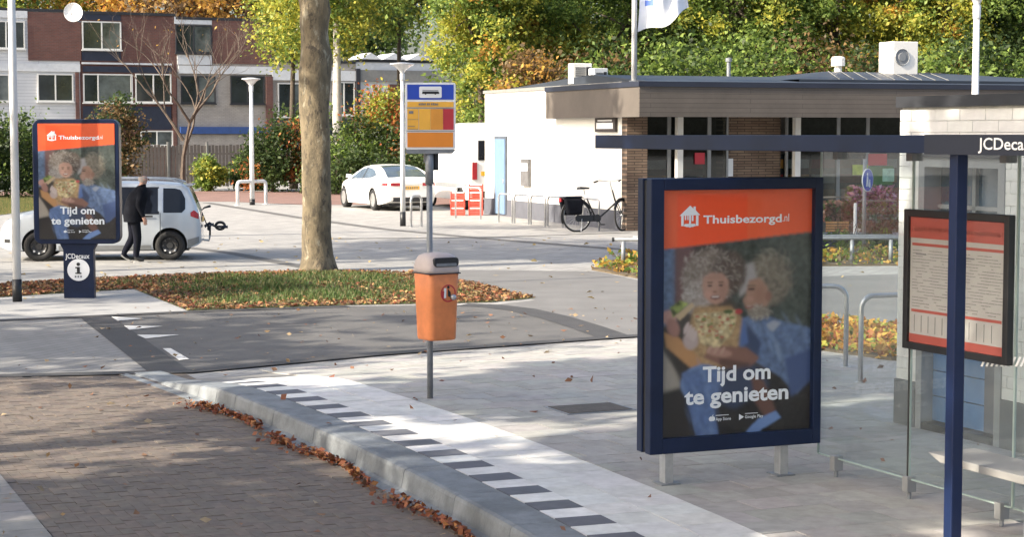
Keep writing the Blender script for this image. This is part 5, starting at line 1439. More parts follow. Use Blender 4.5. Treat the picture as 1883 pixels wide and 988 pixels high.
# ================================================================== VEHICLES (local x = forward, y = left side, origin under the rear axle)
def evaluated(o):
    dg = bpy.context.evaluated_depsgraph_get(); dg.update()
    return bpy.data.meshes.new_from_object(o.evaluated_get(dg))
class Car:
    def __init__(s, name, label, cat, loc, rz, top, bot, belt, hw, tum, paint, wheels, wr, crown_=.03, rr=.16, tr=.10, ww=.2, arch=1.14):
        s.t = thing(name, label, cat, loc, rz)
        s.T, s.B, s.BE, s.HW = [np.array(q, float).T for q in (top, bot, belt, hw)]
        s.tum, s.cr, s.rr, s.tr = tum, crown_, rr, tr
        xs = np.unique(np.concatenate([np.linspace(top[0][0], top[-1][0], 90), s.T[0]])); s.x0, s.x1 = xs[0], xs[-1]
        fr = np.array([0, .08, .2, .4, .6, .8, .93, 1.0])
        mb = MB(); rings = []
        for x in xs:
            zb, zt, be = s.zb(x), s.zt(x), s.be(x)
            zs = list(zb + (be - zb) * fr) + list(be + (zt - be) * np.array([.15, .35, .55, .72, .85, .93, .98, 1.0]))
            half = [(s.sy(x, z), z) for z in zs]; yt = half[-1][0]
            tp = [(yt * k, s.tz(x, yt * k)) for k in (.8, .6, .4, .2)]
            left = [(0, zb)] + [(half[0][0] * .5, zb)] + half + tp
            ring = left + [(0, s.tz(x, 0))] + [(-y, z) for y, z in left[::-1][:-1]]
            rings.append([(x, y, z) for y, z in ring])
        m = len(rings[0])
        vs = [v for r in rings for v in r]
        fs = [(i * m + j, i * m + (j + 1) % m, (i + 1) * m + (j + 1) % m, (i + 1) * m + j) for i in range(len(rings) - 1) for j in range(m)]
        fs += [tuple(range(m - 1, -1, -1)), tuple((len(rings) - 1) * m + j for j in range(m))]
        body = mb.add(vs, [f[::-1] for f in fs]).build('body', [paint, M['dark']], None, smooth=True)
        # cut the wheel arches
        me = body.data; bm = bmesh.new(); bm.from_mesh(me); bmesh.ops.recalc_face_normals(bm, faces=bm.faces); bm.to_mesh(me); bm.free()
        hwm = max(q[1] for q in hw); cuts = []
        for wx in wheels:
            for sd in (-1, 1):
                cb_ = MB(); n = 32; R = wr * arch
                pts = [(wx + R * math.cos(2 * math.pi * k / n), wr + .02 + R * math.sin(2 * math.pi * k / n)) for k in range(n)]
                y0, y1 = (hwm - .24, hwm + .2) if sd > 0 else (-hwm - .2, -hwm + .24)
                cb_.plate(pts, y0, y1); co = cb_.build('cutter', M['dark']); cuts.append(co)
                b_ = co.data; bm = bmesh.new(); bm.from_mesh(b_); bmesh.ops.recalc_face_normals(bm, faces=bm.faces); bm.to_mesh(b_); bm.free()
                md = body.modifiers.new('b', 'BOOLEAN'); md.object = co; md.operation = 'DIFFERENCE'; md.solver = 'EXACT'
                try: md.material_mode = 'TRANSFER'
                except Exception: pass
        nm = evaluated(body); nm.name = 'body'; body.modifiers.clear(); body.data = nm; body.parent = s.t
        nm.polygons.foreach_set('use_smooth', [True] * len(nm.polygons))
        try: nm.set_sharp_from_angle(angle=math.radians(32))
        except Exception: pass
        for c in cuts: bpy.data.objects.remove(c)
        s.body = body; s.hwm = hwm
        # dark floor so nothing shows through the arches
        MB().box(s.x0 + .25, s.x1 - .25, -hwm + .3, hwm - .3, s.zb((s.x0 + s.x1) / 2) - .03, s.zb((s.x0 + s.x1) / 2) + .05).build('underbody', M['dark'], s.t)
    def zt(s, x): return float(np.interp(x, *s.T))
    def zb(s, x): return float(np.interp(x, *s.B))
    def be(s, x): return max(s.zb(x) + .05, min(float(np.interp(x, *s.BE)), s.zt(x) - .06))
    def hw(s, x): return float(np.interp(x, *s.HW))
    def sy(s, x, z):
        w, zb, zt, be = s.hw(x), s.zb(x), s.zt(x), s.be(x)
        if z <= be:
            k = (be - z) / (be - zb); y = w - .012 * math.sin(k * 3.1) * -1 - .07 * max(0, k - .6) ** 1.5 * 2.5 - .015 * (1 - k) ** 2
        else:
            y = w - .015 - (z - be) * s.tum
        h = min(s.tr, (zt - zb) * .4)
        if z > zt - h:
            q = min(1, (z - (zt - h)) / h); y -= s.rr * min(1, w) * (1 - math.sqrt(max(0, 1 - q * q)))
        return max(.05, y)
    def tz(s, x, y):
        yt = s.sy(x, s.zt(x)); return s.zt(x) + s.cr * (1 - (y / yt) ** 2)
    def side(s, name, xs, zlo, zhi, m, par=None, out=.006, sides=(1, -1), n=14):
        for sd in sides:
            mb = MB(); X = np.linspace(xs[0], xs[1], n); vs = []
            for x in X:
                a, b = float(np.interp(x, *np.array(zlo).T)), float(np.interp(x, *np.array(zhi).T))
                for k in range(5):
                    z = a + (b - a) * k / 4; vs.append((x, sd * (s.sy(x, z) + out), z))
            fs = [(i * 5 + k, (i + 1) * 5 + k, (i + 1) * 5 + k + 1, i * 5 + k + 1) for i in range(n - 1) for k in range(4)]
            if sd > 0: fs = [f[::-1] for f in fs]
            o = mb.add(vs, fs).build(name, m, par or s.t, smooth=True)
        return o
    def topglass(s, name, xa, xb, m, fr=(.9, .9), out=.006, n=16):
        mb = MB(); vs = []; X = np.linspace(xa, xb, n)
        for i, x in enumerate(X):
            f = fr[0] + (fr[1] - fr[0]) * i / (n - 1)
            yt = s.sy(x, s.zt(x)) * f
            for k in range(9):
                y = yt * (k / 4 - 1); vs.append((x, y, s.tz(x, y) + out))
        fs = [(i * 9 + k, (i + 1) * 9 + k, (i + 1) * 9 + k + 1, i * 9 + k + 1) for i in range(n - 1) for k in range(8)]
        return mb.add(vs, fs).build(name, m, s.t, smooth=True)
    def wheels(s, xs, r, w, rimm, spokes=5, steel=False, inset_=.02):
        for wx in xs:
            for sd in (1, -1):
                o = link('wheel', None, s.t); o.location = (wx, sd * (s.hwm - inset_), r)
                o.rotation_euler = (0, 0, 0 if sd < 0 else math.pi)          # local -y points outwards
                MB().lathe([(r * .62, 0), (r * .66, -.012), (r * .9, -.012), (r * .98, .01), (r, .04), (r, w - .04), (r * .97, w), (r * .6, w), (r * .6, .05)], 32, (0, 0, 0), 'y').build('tyre', M['rubber'], o, smooth=True)
                mb = MB()
                if steel:
                    mb.lathe([(.001, .02), (.06, .02), (.07, .045), (r * .42, .03), (r * .5, .012), (r * .6, .03), (r * .64, 0)], 24, (0, 0, 0), 'y')
                else:
                    mb.lathe([(.001, .0), (.05, .0), (.06, .02)], 16, (0, 0, 0), 'y'); mb.lathe([(r * .58, .0), (r * .64, -.005), (r * .645, .03), (r * .58, .06)], 28, (0, 0, 0), 'y')
                    for k in range(spokes):
                        a = 2 * math.pi * k / spokes; d_ = Vector((math.cos(a), 0, math.sin(a))); q = Vector((-math.sin(a), 0, math.cos(a)))
                        A = [d_ * .04 + q * .03, d_ * r * .6 + q * .045, d_ * r * .6 - q * .045, d_ * .04 - q * .03]
                        mb.add([(v.x, .005, v.z) for v in A] + [(v.x, .03, v.z) for v in A], [(0, 1, 2, 3), (7, 6, 5, 4), (0, 4, 5, 1), (2, 6, 7, 3)])
                mb.build('rim', rimm, o, smooth=False)
                MB().lathe([(.001, .07), (r * .55, .07), (r * .6, .04)], 20, (0, 0, 0), 'y').build('brake_disc', M['dark'], o)
                if steel:
                    for k in range(8):
                        a = 2 * math.pi * k / 8; MB().disc(r * .46 * math.cos(a), r * .46 * math.sin(a), .022, .005, .012, 8).build('vent_hole', M['clear_lamp'] if 4 < k < 8 else M['dark'], o)

# ---- pale silver hatchback behind the advert unit, nose to the left
fr_, rr_ = G(71, 481), G(313, 479)
hd_ = (fr_ - rr_).to_2d(); rzm = math.atan2(hd_.y, hd_.x)
side_off = Vector((-math.sin(rzm), math.cos(rzm)))              # local +y
if side_off.y > 0: near = -1
else: near = 1
cpos = rr_.to_2d() - side_off * near * .80
hb_ = Car('hatchback', 'pale silver hatchback with black steel wheels and roof rails parked beyond the grass', 'car', (cpos.x, cpos.y, 0), rzm,
    top=[(-.60, .52), (-.59, .72), (-.57, .92), (-.525, 1.04), (-.43, 1.27), (-.36, 1.41), (-.25, 1.475), (.3, 1.51), (1.0, 1.515), (1.5, 1.49), (1.75, 1.43), (2.15, 1.18), (2.42, 1.00), (2.62, .95), (2.95, .87), (3.15, .76), (3.25, .62), (3.27, .5)],
    bot=[(-.60, .34), (-.5, .27), (-.2, .21), (2.8, .20), (3.1, .21), (3.27, .27)],
    belt=[(-.6, .95), (.4, .91), (1.8, .88), (2.5, .86), (3.3, .8)],
    hw=[(-.60, .66), (-.5, .77), (-.2, .83), (.6, .84), (1.8, .84), (2.6, .82), (3.0, .75), (3.2, .60), (3.27, .48)],
    tum=.24, paint=M['silver'], wheels=(0, 2.49), wr=.29, rr=.10, tr=.10)
hb_.wheels((0, 2.49), .29, .19, M['steelwheel'], steel=True)
hb_.side('window', (-.30, .12), [(-.30, 1.0), (-.24, .93), (.12, .93)], [(-.30, 1.2), (-.22, 1.37), (-.1, 1.40), (.12, 1.405)], M['carglass'])
hb_.side('window', (.22, .93), [(.22, .92), (.93, .91)], [(.22, 1.41), (.93, 1.415)], M['carglass'])
hb_.side('window', (1.02, 1.92), [(1.02, .905), (1.92, .90)], [(1.02, 1.415), (1.45, 1.39), (1.7, 1.24), (1.92, 1.0)], M['carglass'])
hb_.side('window_trim', (.20, 1.96), [(.20, .90), (1.96, .885)], [(.20, 1.428), (1.02, 1.43), (1.45, 1.41), (1.7, 1.26), (1.96, 1.0)], M['dark'], out=.0025, n=30)
for _x in (.175, .975): hb_.side('pillar', (_x - .045, _x + .045), [(_x - .1, .96), (_x + .1, .96)], [(_x - .1, 1.40), (_x + .1, 1.40)], M['silver'] if _x < .5 else M['dark'], out=.008, n=3)
hb_.topglass('windscreen', 1.76, 2.38, M['carglass_pale'], (.92, .95)); hb_.topglass('rear_window', -.51, -.375, M['carglass'], (.84, .8), out=.012, n=5)
for x in (.32, 1.25): hb_.side('door_handle', (x, x + .2), [(x, .845), (x + .2, .845)], [(x, .88), (x + .2, .88)], M['dark'], out=.03, n=4)
for x in (.175, .975, 2.0): hb_.side('door_gap', (x, x + .012), [(x, .42), (x + .012, .42)], [(x, .93), (x + .012, .93)], M['dark'], out=.003, n=2)
hb_.side('sill_trim', (.36, 2.12), [(.36, .21), (2.1, .21)], [(.36, .30), (2.1, .30)], M['frame_grey'], out=.012)
hb_.side('rear_bumper', (-.56, -.34), [(-.56, .34), (-.34, .24)], [(-.56, .46), (-.34, .40)], M['frame_grey'], out=.012, n=6)
hb_.side('tail_light', (-.555, -.40), [(-.555, .80), (-.40, .86)], [(-.555, .90), (-.47, .98), (-.40, .93)], M['red_lamp'], out=.012, n=6)
hb_.side('headlight', (2.85, 3.14), [(2.85, .70), (3.14, .60)], [(2.85, .80), (3.0, .78), (3.14, .70)], M['clear_lamp'], out=.012, n=6)
hb_.side('fog_lamp', (3.05, 3.16), [(3.05, .36), (3.16, .36)], [(3.05, .43), (3.16, .43)], M['dark'], out=.01, n=4)
for sd in (1, -1):
    P = []
    for x in np.linspace(-.25, 1.35, 9):
        P.append((x, sd * (hb_.sy(x, hb_.zt(x)) - .10), hb_.zt(x) + .075 - (.05 if x in (-.25, 1.35) else 0)))
    MB().tube(P, .018, 8).build('roof_rail', M['steel'], hb_.t, smooth=True)
    MB().add([(1.83, sd * .88, .98), (1.95, sd * .86, .98), (1.97, sd * 1.0, .99), (1.85, sd * 1.02, .99), (1.84, sd * .88, 1.1), (1.93, sd * .86, 1.1), (1.95, sd * 1.0, 1.12), (1.86, sd * 1.02, 1.12)], [(0, 1, 2, 3), (4, 5, 6, 7), (0, 1, 5, 4), (1, 2, 6, 5), (2, 3, 7, 6), (3, 0, 4, 7)]).build('mirror', M['silver'], hb_.t, bevel=.02)
MB().box(-.44, -.30, -.5, .5, 1.44, 1.475).build('spoiler', M['silver'], hb_.t, bevel=.012)
MB().box(-.618, -.604, -.26, .26, .72, .83).build('number_plate', M['plate'], hb_.t)
# tow bar cycle carrier
tw = link('cycle_carrier', None, hb_.t)
MB().tube([(-.55, 0, .36), (-.72, 0, .34), (-.74, 0, .44)], .022, 8).build('tow_bar', M['steel'], tw)
mb = MB(); mb.tube([(-.74, 0, .44), (-.74, -.1, .62), (-.8, -.2, .66)], .02, 8); mb.tube([(-.66, .3, .62), (-.66, -.5, .62)], .014, 8); mb.tube([(-.74, -.1, .62), (-.66, -.1, .62)], .014, 8); mb.build('arm', M['dark'], tw, smooth=True)
def ringpts(cx, cz, r, y): return [(cx + r * math.cos(k * math.pi / 8), y, cz + r * .8 * math.sin(k * math.pi / 8)) for k in range(17)]
MB().tube(ringpts(-.93, .61, .09, -.42), .028, 8, cap=False).build('wheel_strap', M['dark'], tw, smooth=True)
MB().tube([(-.62, -.42, .60), (-.72, -.44, .66), (-.82, -.42, .60), (-1.08, -.4, .585)], [.03, .035, .02, .03], 8).build('wheel_tray', M['trim_dark'], tw, smooth=True)
MB().tube([(-.70, -.4, .64), (-.69, -.4, .54), (-.74, -.41, .50)], [.02, .025, .012], 8).build('pedal', M['dark'], tw, smooth=True)
MB().tube([(-.66, -.3, .66), (-.56, -.3, .92), (-.62, -.32, .98), (-.74, -.36, 1.01)], [.012, .012, .016, .026], 8).build('clamp_arm', M['dark'], tw, smooth=True)

# ---- white fastback saloon, seen from behind
r_ = G(687, 387); q_ = Vector((-.40, .917)).normalized(); rzt = math.atan2(q_.y, q_.x); lft = Vector((-q_.y, q_.x))
cpos = r_.to_2d() - lft * .93
ts = Car('saloon_car', 'white fastback saloon with long sloping rear window parked near the lamp post', 'car', (cpos.x, cpos.y, 0), rzt,
    top=[(-1.0, .55), (-.99, .80), (-.97, .96), (-.93, 1.0), (-.75, 1.035), (-.55, 1.12), (-.2, 1.27), (.2, 1.38), (.7, 1.44), (1.2, 1.45), (1.7, 1.40), (2.2, 1.23), (2.75, 1.0), (3.1, .92), (3.5, .82), (3.8, .68), (3.92, .52)],
    bot=[(-1.0, .36), (-.9, .28), (-.5, .20), (3.4, .18), (3.92, .26)],
    belt=[(-1.0, .99), (-.5, 1.01), (.5, .99), (2.0, .94), (3.9, .8)],
    hw=[(-1.0, .72), (-.9, .84), (-.6, .94), (0, .975), (1.5, .95), (2.96, .96), (3.4, .88), (3.75, .7), (3.92, .5)],
    tum=.58, paint=M['white_car'], wheels=(0, 2.96), wr=.345, rr=.12, tr=.10, arch=1.08)
ts.wheels((0, 2.96), .345, .22, M['alloy'], spokes=10)
ts.side('window', (-.12, 2.3), [(-.12, 1.13), (.15, 1.06), (.8, 1.02), (2.3, .97)], [(-.12, 1.16), (.2, 1.28), (.7, 1.36), (1.2, 1.37), (1.65, 1.31), (2.3, 1.0)], M['carglass_pale'], n=24)
ts.side('window_bar', (1.05, 1.13), [(1.05, 1.0), (1.13, 1.0)], [(1.05, 1.38), (1.13, 1.38)], M['dark'], out=.010, n=3)
ts.topglass('rear_window', -.70, .45, M['carglass_pale'], (.90, .93)); ts.topglass('windscreen', 1.75, 2.65, M['carglass'], (.92, .96))
for sd in (1, -1):
    ts.side('tail_light', (-.985, -.66), [(-.985, .80), (-.66, .83)], [(-.985, .90), (-.8, .91), (-.66, .85)], M['red_lamp'], out=.010, sides=(sd,), n=8)
    MB().box(-1.012, -1.0, min(sd * .38, sd * .70), max(sd * .38, sd * .70), .805, .90).build('tail_light', M['red_lamp'], ts.t)
MB().box(-1.012, -1.0, -.27, .27, .69, .80).build('number_plate', M['plate'], ts.t)
mb = MB()
for k in range(6): mb.box(-1.0135, -1.0125, -.21 + k * .075, -.165 + k * .075, .715, .775)
mb.build('plate_lettering', M['ink'], ts.t)
MB().box(-1.016, -1.0, -.36, .36, .835, .86).build('chrome_strip', M['steel'], ts.t)
MB().box(-1.02, -.9, -.62, .62, .30, .44).build('diffuser', M['dark'], ts.t)
ts.side('door_gap', (.95, .965), [(.95, .35), (.965, .35)], [(.95, 1.0), (.965, 1.0)], M['frame_grey'], out=.003, n=2)
for sd in (1, -1): MB().add([(2.12, sd * .93, 1.0), (2.3, sd * .93, 1.0), (2.28, sd * 1.10, 1.02), (2.14, sd * 1.10, 1.02), (2.14, sd * .93, 1.12), (2.28, sd * .93, 1.12), (2.26, sd * 1.10, 1.14), (2.16, sd * 1.10, 1.14)], [(0, 1, 2, 3), (4, 5, 6, 7), (0, 1, 5, 4), (1, 2, 6, 5), (2, 3, 7, 6), (3, 0, 4, 7)]).build('mirror', M['white_car'], ts.t, bevel=.02)

# ---- white van behind the corner of the shop
vp = AT(864, 300, 59.3); q_ = Vector((-.34, .94)).normalized(); lft = Vector((-q_.y, q_.x)); rzv = math.atan2(q_.y, q_.x)
cpos = vp.to_2d() + q_ * .95 - lft * .98
vn = Car('delivery_van', 'white high-roofed delivery van parked behind the shop wall', 'van', (cpos.x, cpos.y, 0), rzv,
    top=[(-.95, .6), (-.945, 2.6), (-.90, 2.74), (-.7, 2.79), (1.0, 2.82), (2.6, 2.78), (2.9, 2.7), (3.35, 2.1), (3.75, 1.5), (4.2, 1.25), (4.5, 1.0), (4.55, .6)],
    bot=[(-.95, .42), (-.8, .34), (4.2, .3), (4.55, .36)], belt=[(-1, 1.35), (4.6, 1.3)],
    hw=[(-.95, .93), (-.9, .98), (0, 1.0), (3.2, 1.0), (4.2, .9), (4.55, .7)], tum=.075, paint=M['white_car'], wheels=(0, 3.6), wr=.35, rr=.16, tr=.2)
vn.wheels((0, 3.6), .35, .22, M['steelwheel'], steel=True)
vn.side('rub_strip', (-.7, 2.6), [(-.7, .72), (2.6, .72)], [(-.7, .86), (2.6, .86)], M['frame_grey'], out=.02)
vn.side('window', (2.55, 3.5), [(2.55, 1.45), (3.5, 1.45)], [(2.55, 2.1), (3.1, 2.08), (3.5, 1.6)], M['carglass'])
for sd in (1, -1):
    y = sd * .82
    MB().box(-.975, -.951, y - .08, y + .08, 1.0, 1.55).build('tail_light', M['red_lamp'], vn.t)
    MB().box(-.962, -.951, sd * .42 - .28, sd * .42 + .28, 1.62, 2.25).build('rear_window', M['carglass'], vn.t)
    MB().add([(3.3, sd * 1.0, 1.5), (3.36, sd * 1.0, 1.5), (3.36, sd * 1.2, 1.5), (3.3, sd * 1.2, 1.5), (3.3, sd * 1.0, 1.85), (3.36, sd * 1.0, 1.85), (3.36, sd * 1.2, 1.85), (3.3, sd * 1.2, 1.85)], [(0, 1, 2, 3), (4, 5, 6, 7), (0, 1, 5, 4), (1, 2, 6, 5), (2, 3, 7, 6), (3, 0, 4, 7)]).build('mirror', M['dark'], vn.t, bevel=.02)
MB().box(-.965, -.951, .18, .6, 1.12, 1.26).build('number_plate', M['plate'], vn.t)
MB().box(-1.02, -.95, -.9, .9, .42, .62).build('rear_bumper', M['dark'], vn.t)
MB().box(-.957, -.951, -.008, .008, .65, 2.55).build('door_gap', M['dark'], vn.t)

# ================================================================== THE WALKER
def person():
    p = G(243, 483)
    t = thing('person', 'man in dark jacket and trousers stepping along beside the silver hatchback', 'person', (p.x, p.y, 0), 0)
    J = dict(pelvis=(.03, 0, .88), waist=(.05, 0, 1.02), chest=(.12, 0, 1.24), neck0=(.19, 0, 1.42), neck1=(.225, 0, 1.50), skull=(.25, 0, 1.585), crown=(.245, 0, 1.665),
        hipL=(.05, -.09, .86), kneeL=(.10, -.10, .47), ankL=(.06, -.10, .09), toeL=(.22, -.11, .045),
        hipR=(.02, .09, .86), kneeR=(.03, .09, .48), ankR=(-.16, .09, .15), toeR=(-.03, .09, .045),
        shL=(.16, -.19, 1.37), elL=(.10, -.235, 1.10), wrL=(.20, -.22, .89), haL=(.23, -.21, .81),
        shR=(.15, .19, 1.37), elR=(.04, .24, 1.11), wrR=(.12, .23, .87), haR=(.15, .225, .79))
    rad = dict(pelvis=.155, waist=.15, chest=.165, neck0=.085, neck1=.058, skull=.088, crown=.058, hipL=.11, kneeL=.082, ankL=.062, toeL=.042, hipR=.11, kneeR=.082, ankR=.062, toeR=.042,
        shL=.078, elL=.06, wrL=.042, haL=.035, shR=.078, elR=.06, wrR=.042, haR=.035)
    E = [('pelvis', 'waist'), ('waist', 'chest'), ('chest', 'neck0'), ('neck0', 'neck1'), ('neck1', 'skull'), ('skull', 'crown')]
    for s_ in 'LR':
        E += [('pelvis', 'hip' + s_), ('hip' + s_, 'knee' + s_), ('knee' + s_, 'ank' + s_), ('ank' + s_, 'toe' + s_), ('chest', 'sh' + s_), ('sh' + s_, 'el' + s_), ('el' + s_, 'wr' + s_), ('wr' + s_, 'ha' + s_)]
    # fingers and thumbs rooted in the palm
    for s_, sg in (('L', -1), ('R', 1)):
        hx, hy, hz = J['ha' + s_]
        for k, ln in enumerate((.062, .07, .066, .052)):
            o = (k - 1.5) * .018
            J['f%d%s' % (k, s_)] = (hx + o + .004, hy - sg * .004, hz - .05); J['g%d%s' % (k, s_)] = (hx + o + .012, hy - sg * .02, hz - .05 - ln * .6)
            rad['f%d%s' % (k, s_)] = .0095; rad['g%d%s' % (k, s_)] = .0085
            E += [('ha' + s_, 'f%d%s' % (k, s_)), ('f%d%s' % (k, s_), 'g%d%s' % (k, s_))]
        J['t0' + s_] = (hx + .045, hy - sg * .01, hz - .012); rad['t0' + s_] = .011; E.append(('ha' + s_, 't0' + s_))
    ks = list(J); me = bpy.data.meshes.new('body'); me.from_pydata([J[k] for k in ks], [(ks.index(a), ks.index(b)) for a, b in E], [])
    o = link('body', me, t); o.modifiers.new('skin', 'SKIN')
    for k, sv in zip(ks, me.skin_vertices[0].data): sv.radius = (rad[k] * (.8 if k in ('waist', 'chest', 'pelvis') else 1), rad[k]); sv.use_root = (k == 'pelvis')
    sb = o.modifiers.new('sub', 'SUBSURF'); sb.levels = 2; sb.render_levels = 2
    nm = evaluated(o); o.modifiers.clear(); o.data = nm
    nm.materials.clear()
    for k in ('trouser', 'jacket', 'skin', 'shoe'): nm.materials.append(M[k])
    mi = []
    for f in nm.polygons:
        c = f.center
        mi.append(3 if c.z < .105 and True else (2 if (c.z > 1.46 or min((c - Vector(J[h])).length for h in ('haL', 'haR')) < .085) else (1 if c.z > .9 or abs(c.y) > .16 else 0)))
        f.use_smooth = True
    nm.polygons.foreach_set('material_index', mi)
    # jacket shell, open hem over the hips
    secs = [(.035, .78, .185, .225), (.04, .92, .20, .23), (.065, 1.06, .20, .235), (.11, 1.22, .20, .245), (.15, 1.34, .175, .24), (.18, 1.42, .11, .15), (.205, 1.475, .075, .085)]
    n = 24; mb = MB()
    mb.add([(cx + rx * math.cos(2 * math.pi * k / n), ry * math.sin(2 * math.pi * k / n), z) for cx, z, rx, ry in secs for k in range(n)],
        [(i * n + k, i * n + (k + 1) % n, (i + 1) * n + (k + 1) % n, (i + 1) * n + k) for i in range(len(secs) - 1) for k in range(n)])
    mb.build('jacket', M['jacket'], t, smooth=True)
    # head details: hair fringe, ears, nose, eyes, mouth (facing local +x)
    mb = MB(); hx, hz = .238, 1.60
    vs = []; fs = []; a_n, b_n = 14, 6
    for i in range(a_n + 1):
        a = math.radians(70 + 220 * i / a_n)
        for j in range(b_n + 1):
            e = math.radians(-35 + 60 * j / b_n); vs.append((hx + .100 * math.cos(a) * math.cos(e), .090 * math.sin(a) * math.cos(e), hz + .105 * math.sin(e)))
    for i in range(a_n):
        for j in range(b_n): q = i * (b_n + 1) + j; fs.append((q, q + b_n + 1, q + b_n + 2, q + 1))
    mb.add(vs, fs).build('hair', M['greyhair'], t, smooth=True)
    for sg in (-1, 1):
        MB().lathe([(.001, -.012), (.02, -.01), (.026, 0), (.015, .012)], 10, (.245, sg * .088, 1.585), 'y').build('ear', M['skin'], t, smooth=True)
        MB().lathe([(.001, -.012), (.011, 0), (.001, .012)], 8, (.333, sg * .032, 1.60), 'y').build('eye', M['dark'], t, smooth=True)
        w = -.14 if sg > 0 else .10
    MB().tube([(.33, 0, 1.605), (.352, 0, 1.572), (.335, 0, 1.563)], [.008, .015, .008], 8).build('nose', M['skin'], t, smooth=True)
    MB().box(.325, .334, -.026, .026, 1.532, 1.540).build('mouth', mat('lips', (0.3, 0.1, 0.08), 0.6), t)
    MB().tube([(.17, -.1, 1.47), (.25, -.07, 1.485), (.27, 0, 1.48), (.25, .07, 1.485), (.17, .1, 1.47)], .018, 6).build('collar', M['jacket'], t)
    so_ = MB().add([(-.21, .05, .125), (-.20, .13, .125), (-.02, .135, .0), (-.02, .05, .0), (-.20, .05, .155), (-.19, .13, .155), (-.01, .135, .028), (-.01, .05, .028)], [(0, 1, 2, 3), (4, 5, 6, 7), (0, 1, 5, 4), (1, 2, 6, 5), (2, 3, 7, 6), (3, 0, 4, 7)]).build('shoe_sole', M['sole'], t)
    MB().box(.02, .27, -.15, -.06, .0, .022).build('shoe_sole', M['sole'], t)
    t.rotation_euler = (0, 0, math.radians(18))
person()

# ================================================================== VEGETATION
# ---- foreground plane tree, crown above the picture
tp = G(585, 499)
pt = thing('plane_tree', 'thick pale-barked tree with root flare standing in the grass verge', 'tree', (tp.x, tp.y, 0))
prof = [(500, 622 - 548, 585), (490, 66, 584), (470, 57, 583), (430, 54, 582), (380, 52, 582), (330, 52, 582), (290, 53, 582), (250, 53, 581), (200, 54, 580), (170, 57, 579), (130, 60, 579), (100, 57, 581), (80, 51, 578), (60, 49, 576), (42, 53, 577), (20, 56, 580), (0, 54, 577), (-25, 60, 572)]
pts, rad = [], []
for py, wpx, cx in prof:
    q = AT(cx, py, tp.y); pts.append((q.x - tp.x, 0, -.12) if py == 500 else (q.x - tp.x + (rng.uniform(-.012, .012) if py < 480 else 0), rng.uniform(-.03, .03) if py < 480 else 0, max(0, q.z))); rad.append(wpx / 2 * tp.y / F)
zt_ = pts[-1][2]
pts += [(pts[-1][0] + .05, .05, zt_ + 1.2), (pts[-1][0] + .15, .0, zt_ + 3.0)]; rad += [rad[-1] * .85, rad[-1] * .5]
tm = MB(); tm.tube(pts, rad, 28)
# lumps and root flare
V = tm.v
for i, v in enumerate(V):
    x, y, z = v; ring = i // 28; cx, cy = pts[ring][0], pts[ring][1]; a = math.atan2(y - cy, x - cx)
    k = 1 + .05 * math.sin(3 * a + z * 1.7) + .035 * math.sin(5 * a - z * 3.1) + (.16 * max(0, math.cos(5 * a + .6)) * max(0, 1 - z / .35))
    V[i] = (cx + (x - cx) * k, cy + (y - cy) * k, z)
crn, CC = crown('crown', (.4, 0, 10.2), (4.2, 4.2, 3.2), 7000, .26, dict(green=3, yellow=3, orange=1), 31, pt, clumps=80, hollow=.3, spread=.16)
top_ = Vector(pts[-3]);
rr2 = random.Random(3)
for i in range(0, 24): 
    T = Vector(CC[i]); s_ = top_.lerp(Vector(pts[-1]), rr2.uniform(0, 1)); mid = s_.lerp(T, .5) + Vector((0, 0, .5))
    tm.tube([s_, mid, T], [.15, .09, .03], 6)
tm.build('trunk', M['bark'], pt, smooth=True)

# ---- trees behind the shop
TR = [(885, 66, 2.0, 6.2, dict(green=4, yellow=3, orange=.3)), (950, 74, 3.0, 7.2, dict(green=5, yellow=3, orange=.4)), (1005, 68, 2.6, 7.4, dict(green=4, yellow=3, orange=.5)),
    (1075, 78, 3.4, 7.6, dict(green=5, yellow=3)), (1160, 70, 3.0, 6.6, dict(green=6, dark=2, yellow=1)), (1255, 76, 3.4, 7.2, dict(green=6, dark=2, yellow=1)), (1350, 69, 3.0, 6.6, dict(green=5, dark=2, yellow=1)),
    (1440, 72, 2.9, 7.2, dict(green=4, yellow=3, orange=1)), (1535, 70, 2.8, 7.0, dict(green=3, yellow=4, orange=1.4)), (1640, 74, 3.3, 7.4, dict(green=3, yellow=4, orange=1.8)),
    (1735, 70, 2.8, 7.0, dict(green=3, yellow=4, orange=1.5)), (1835, 73, 3.2, 6.8, dict(green=5, dark=3, yellow=.6)), (1925, 70, 3.0, 6.6, dict(green=5, dark=3))]
desc = ['leafy green tree touched with yellow beside the white van', 'broad green tree with yellow sprays behind the white shop wall', 'green tree with orange sprays behind the rooftop air conditioners', 'tall green and yellow tree left of the flagpole',
    'dark green tree directly behind the flagpole', 'dense dark green tree right of the flag', 'green tree over the shop roof right of the flag', 'green and gold tree over the small roof vent', 'gold and green tree behind the white capped roof vent',
    'orange and gold tree behind the white ventilation box', 'golden tree between the ventilation box and the kiosk lamp post', 'dark green tree behind the kiosk lamp post', 'dark green tree beyond the kiosk lamp post']
for i, (px, Y, R_, cz, mix) in enumerate(TR):
    p = AT(px, 300, Y)
    tree('broadleaf_tree', desc[i], (p.x, Y, 0), 10, (R_, R_ * .95, 3.4), cz + .2, mix, 100 + i, n=24000, size=.125, r0=.19, clumps=90, spread=.11, hollow=.25, group='trees behind the shop')
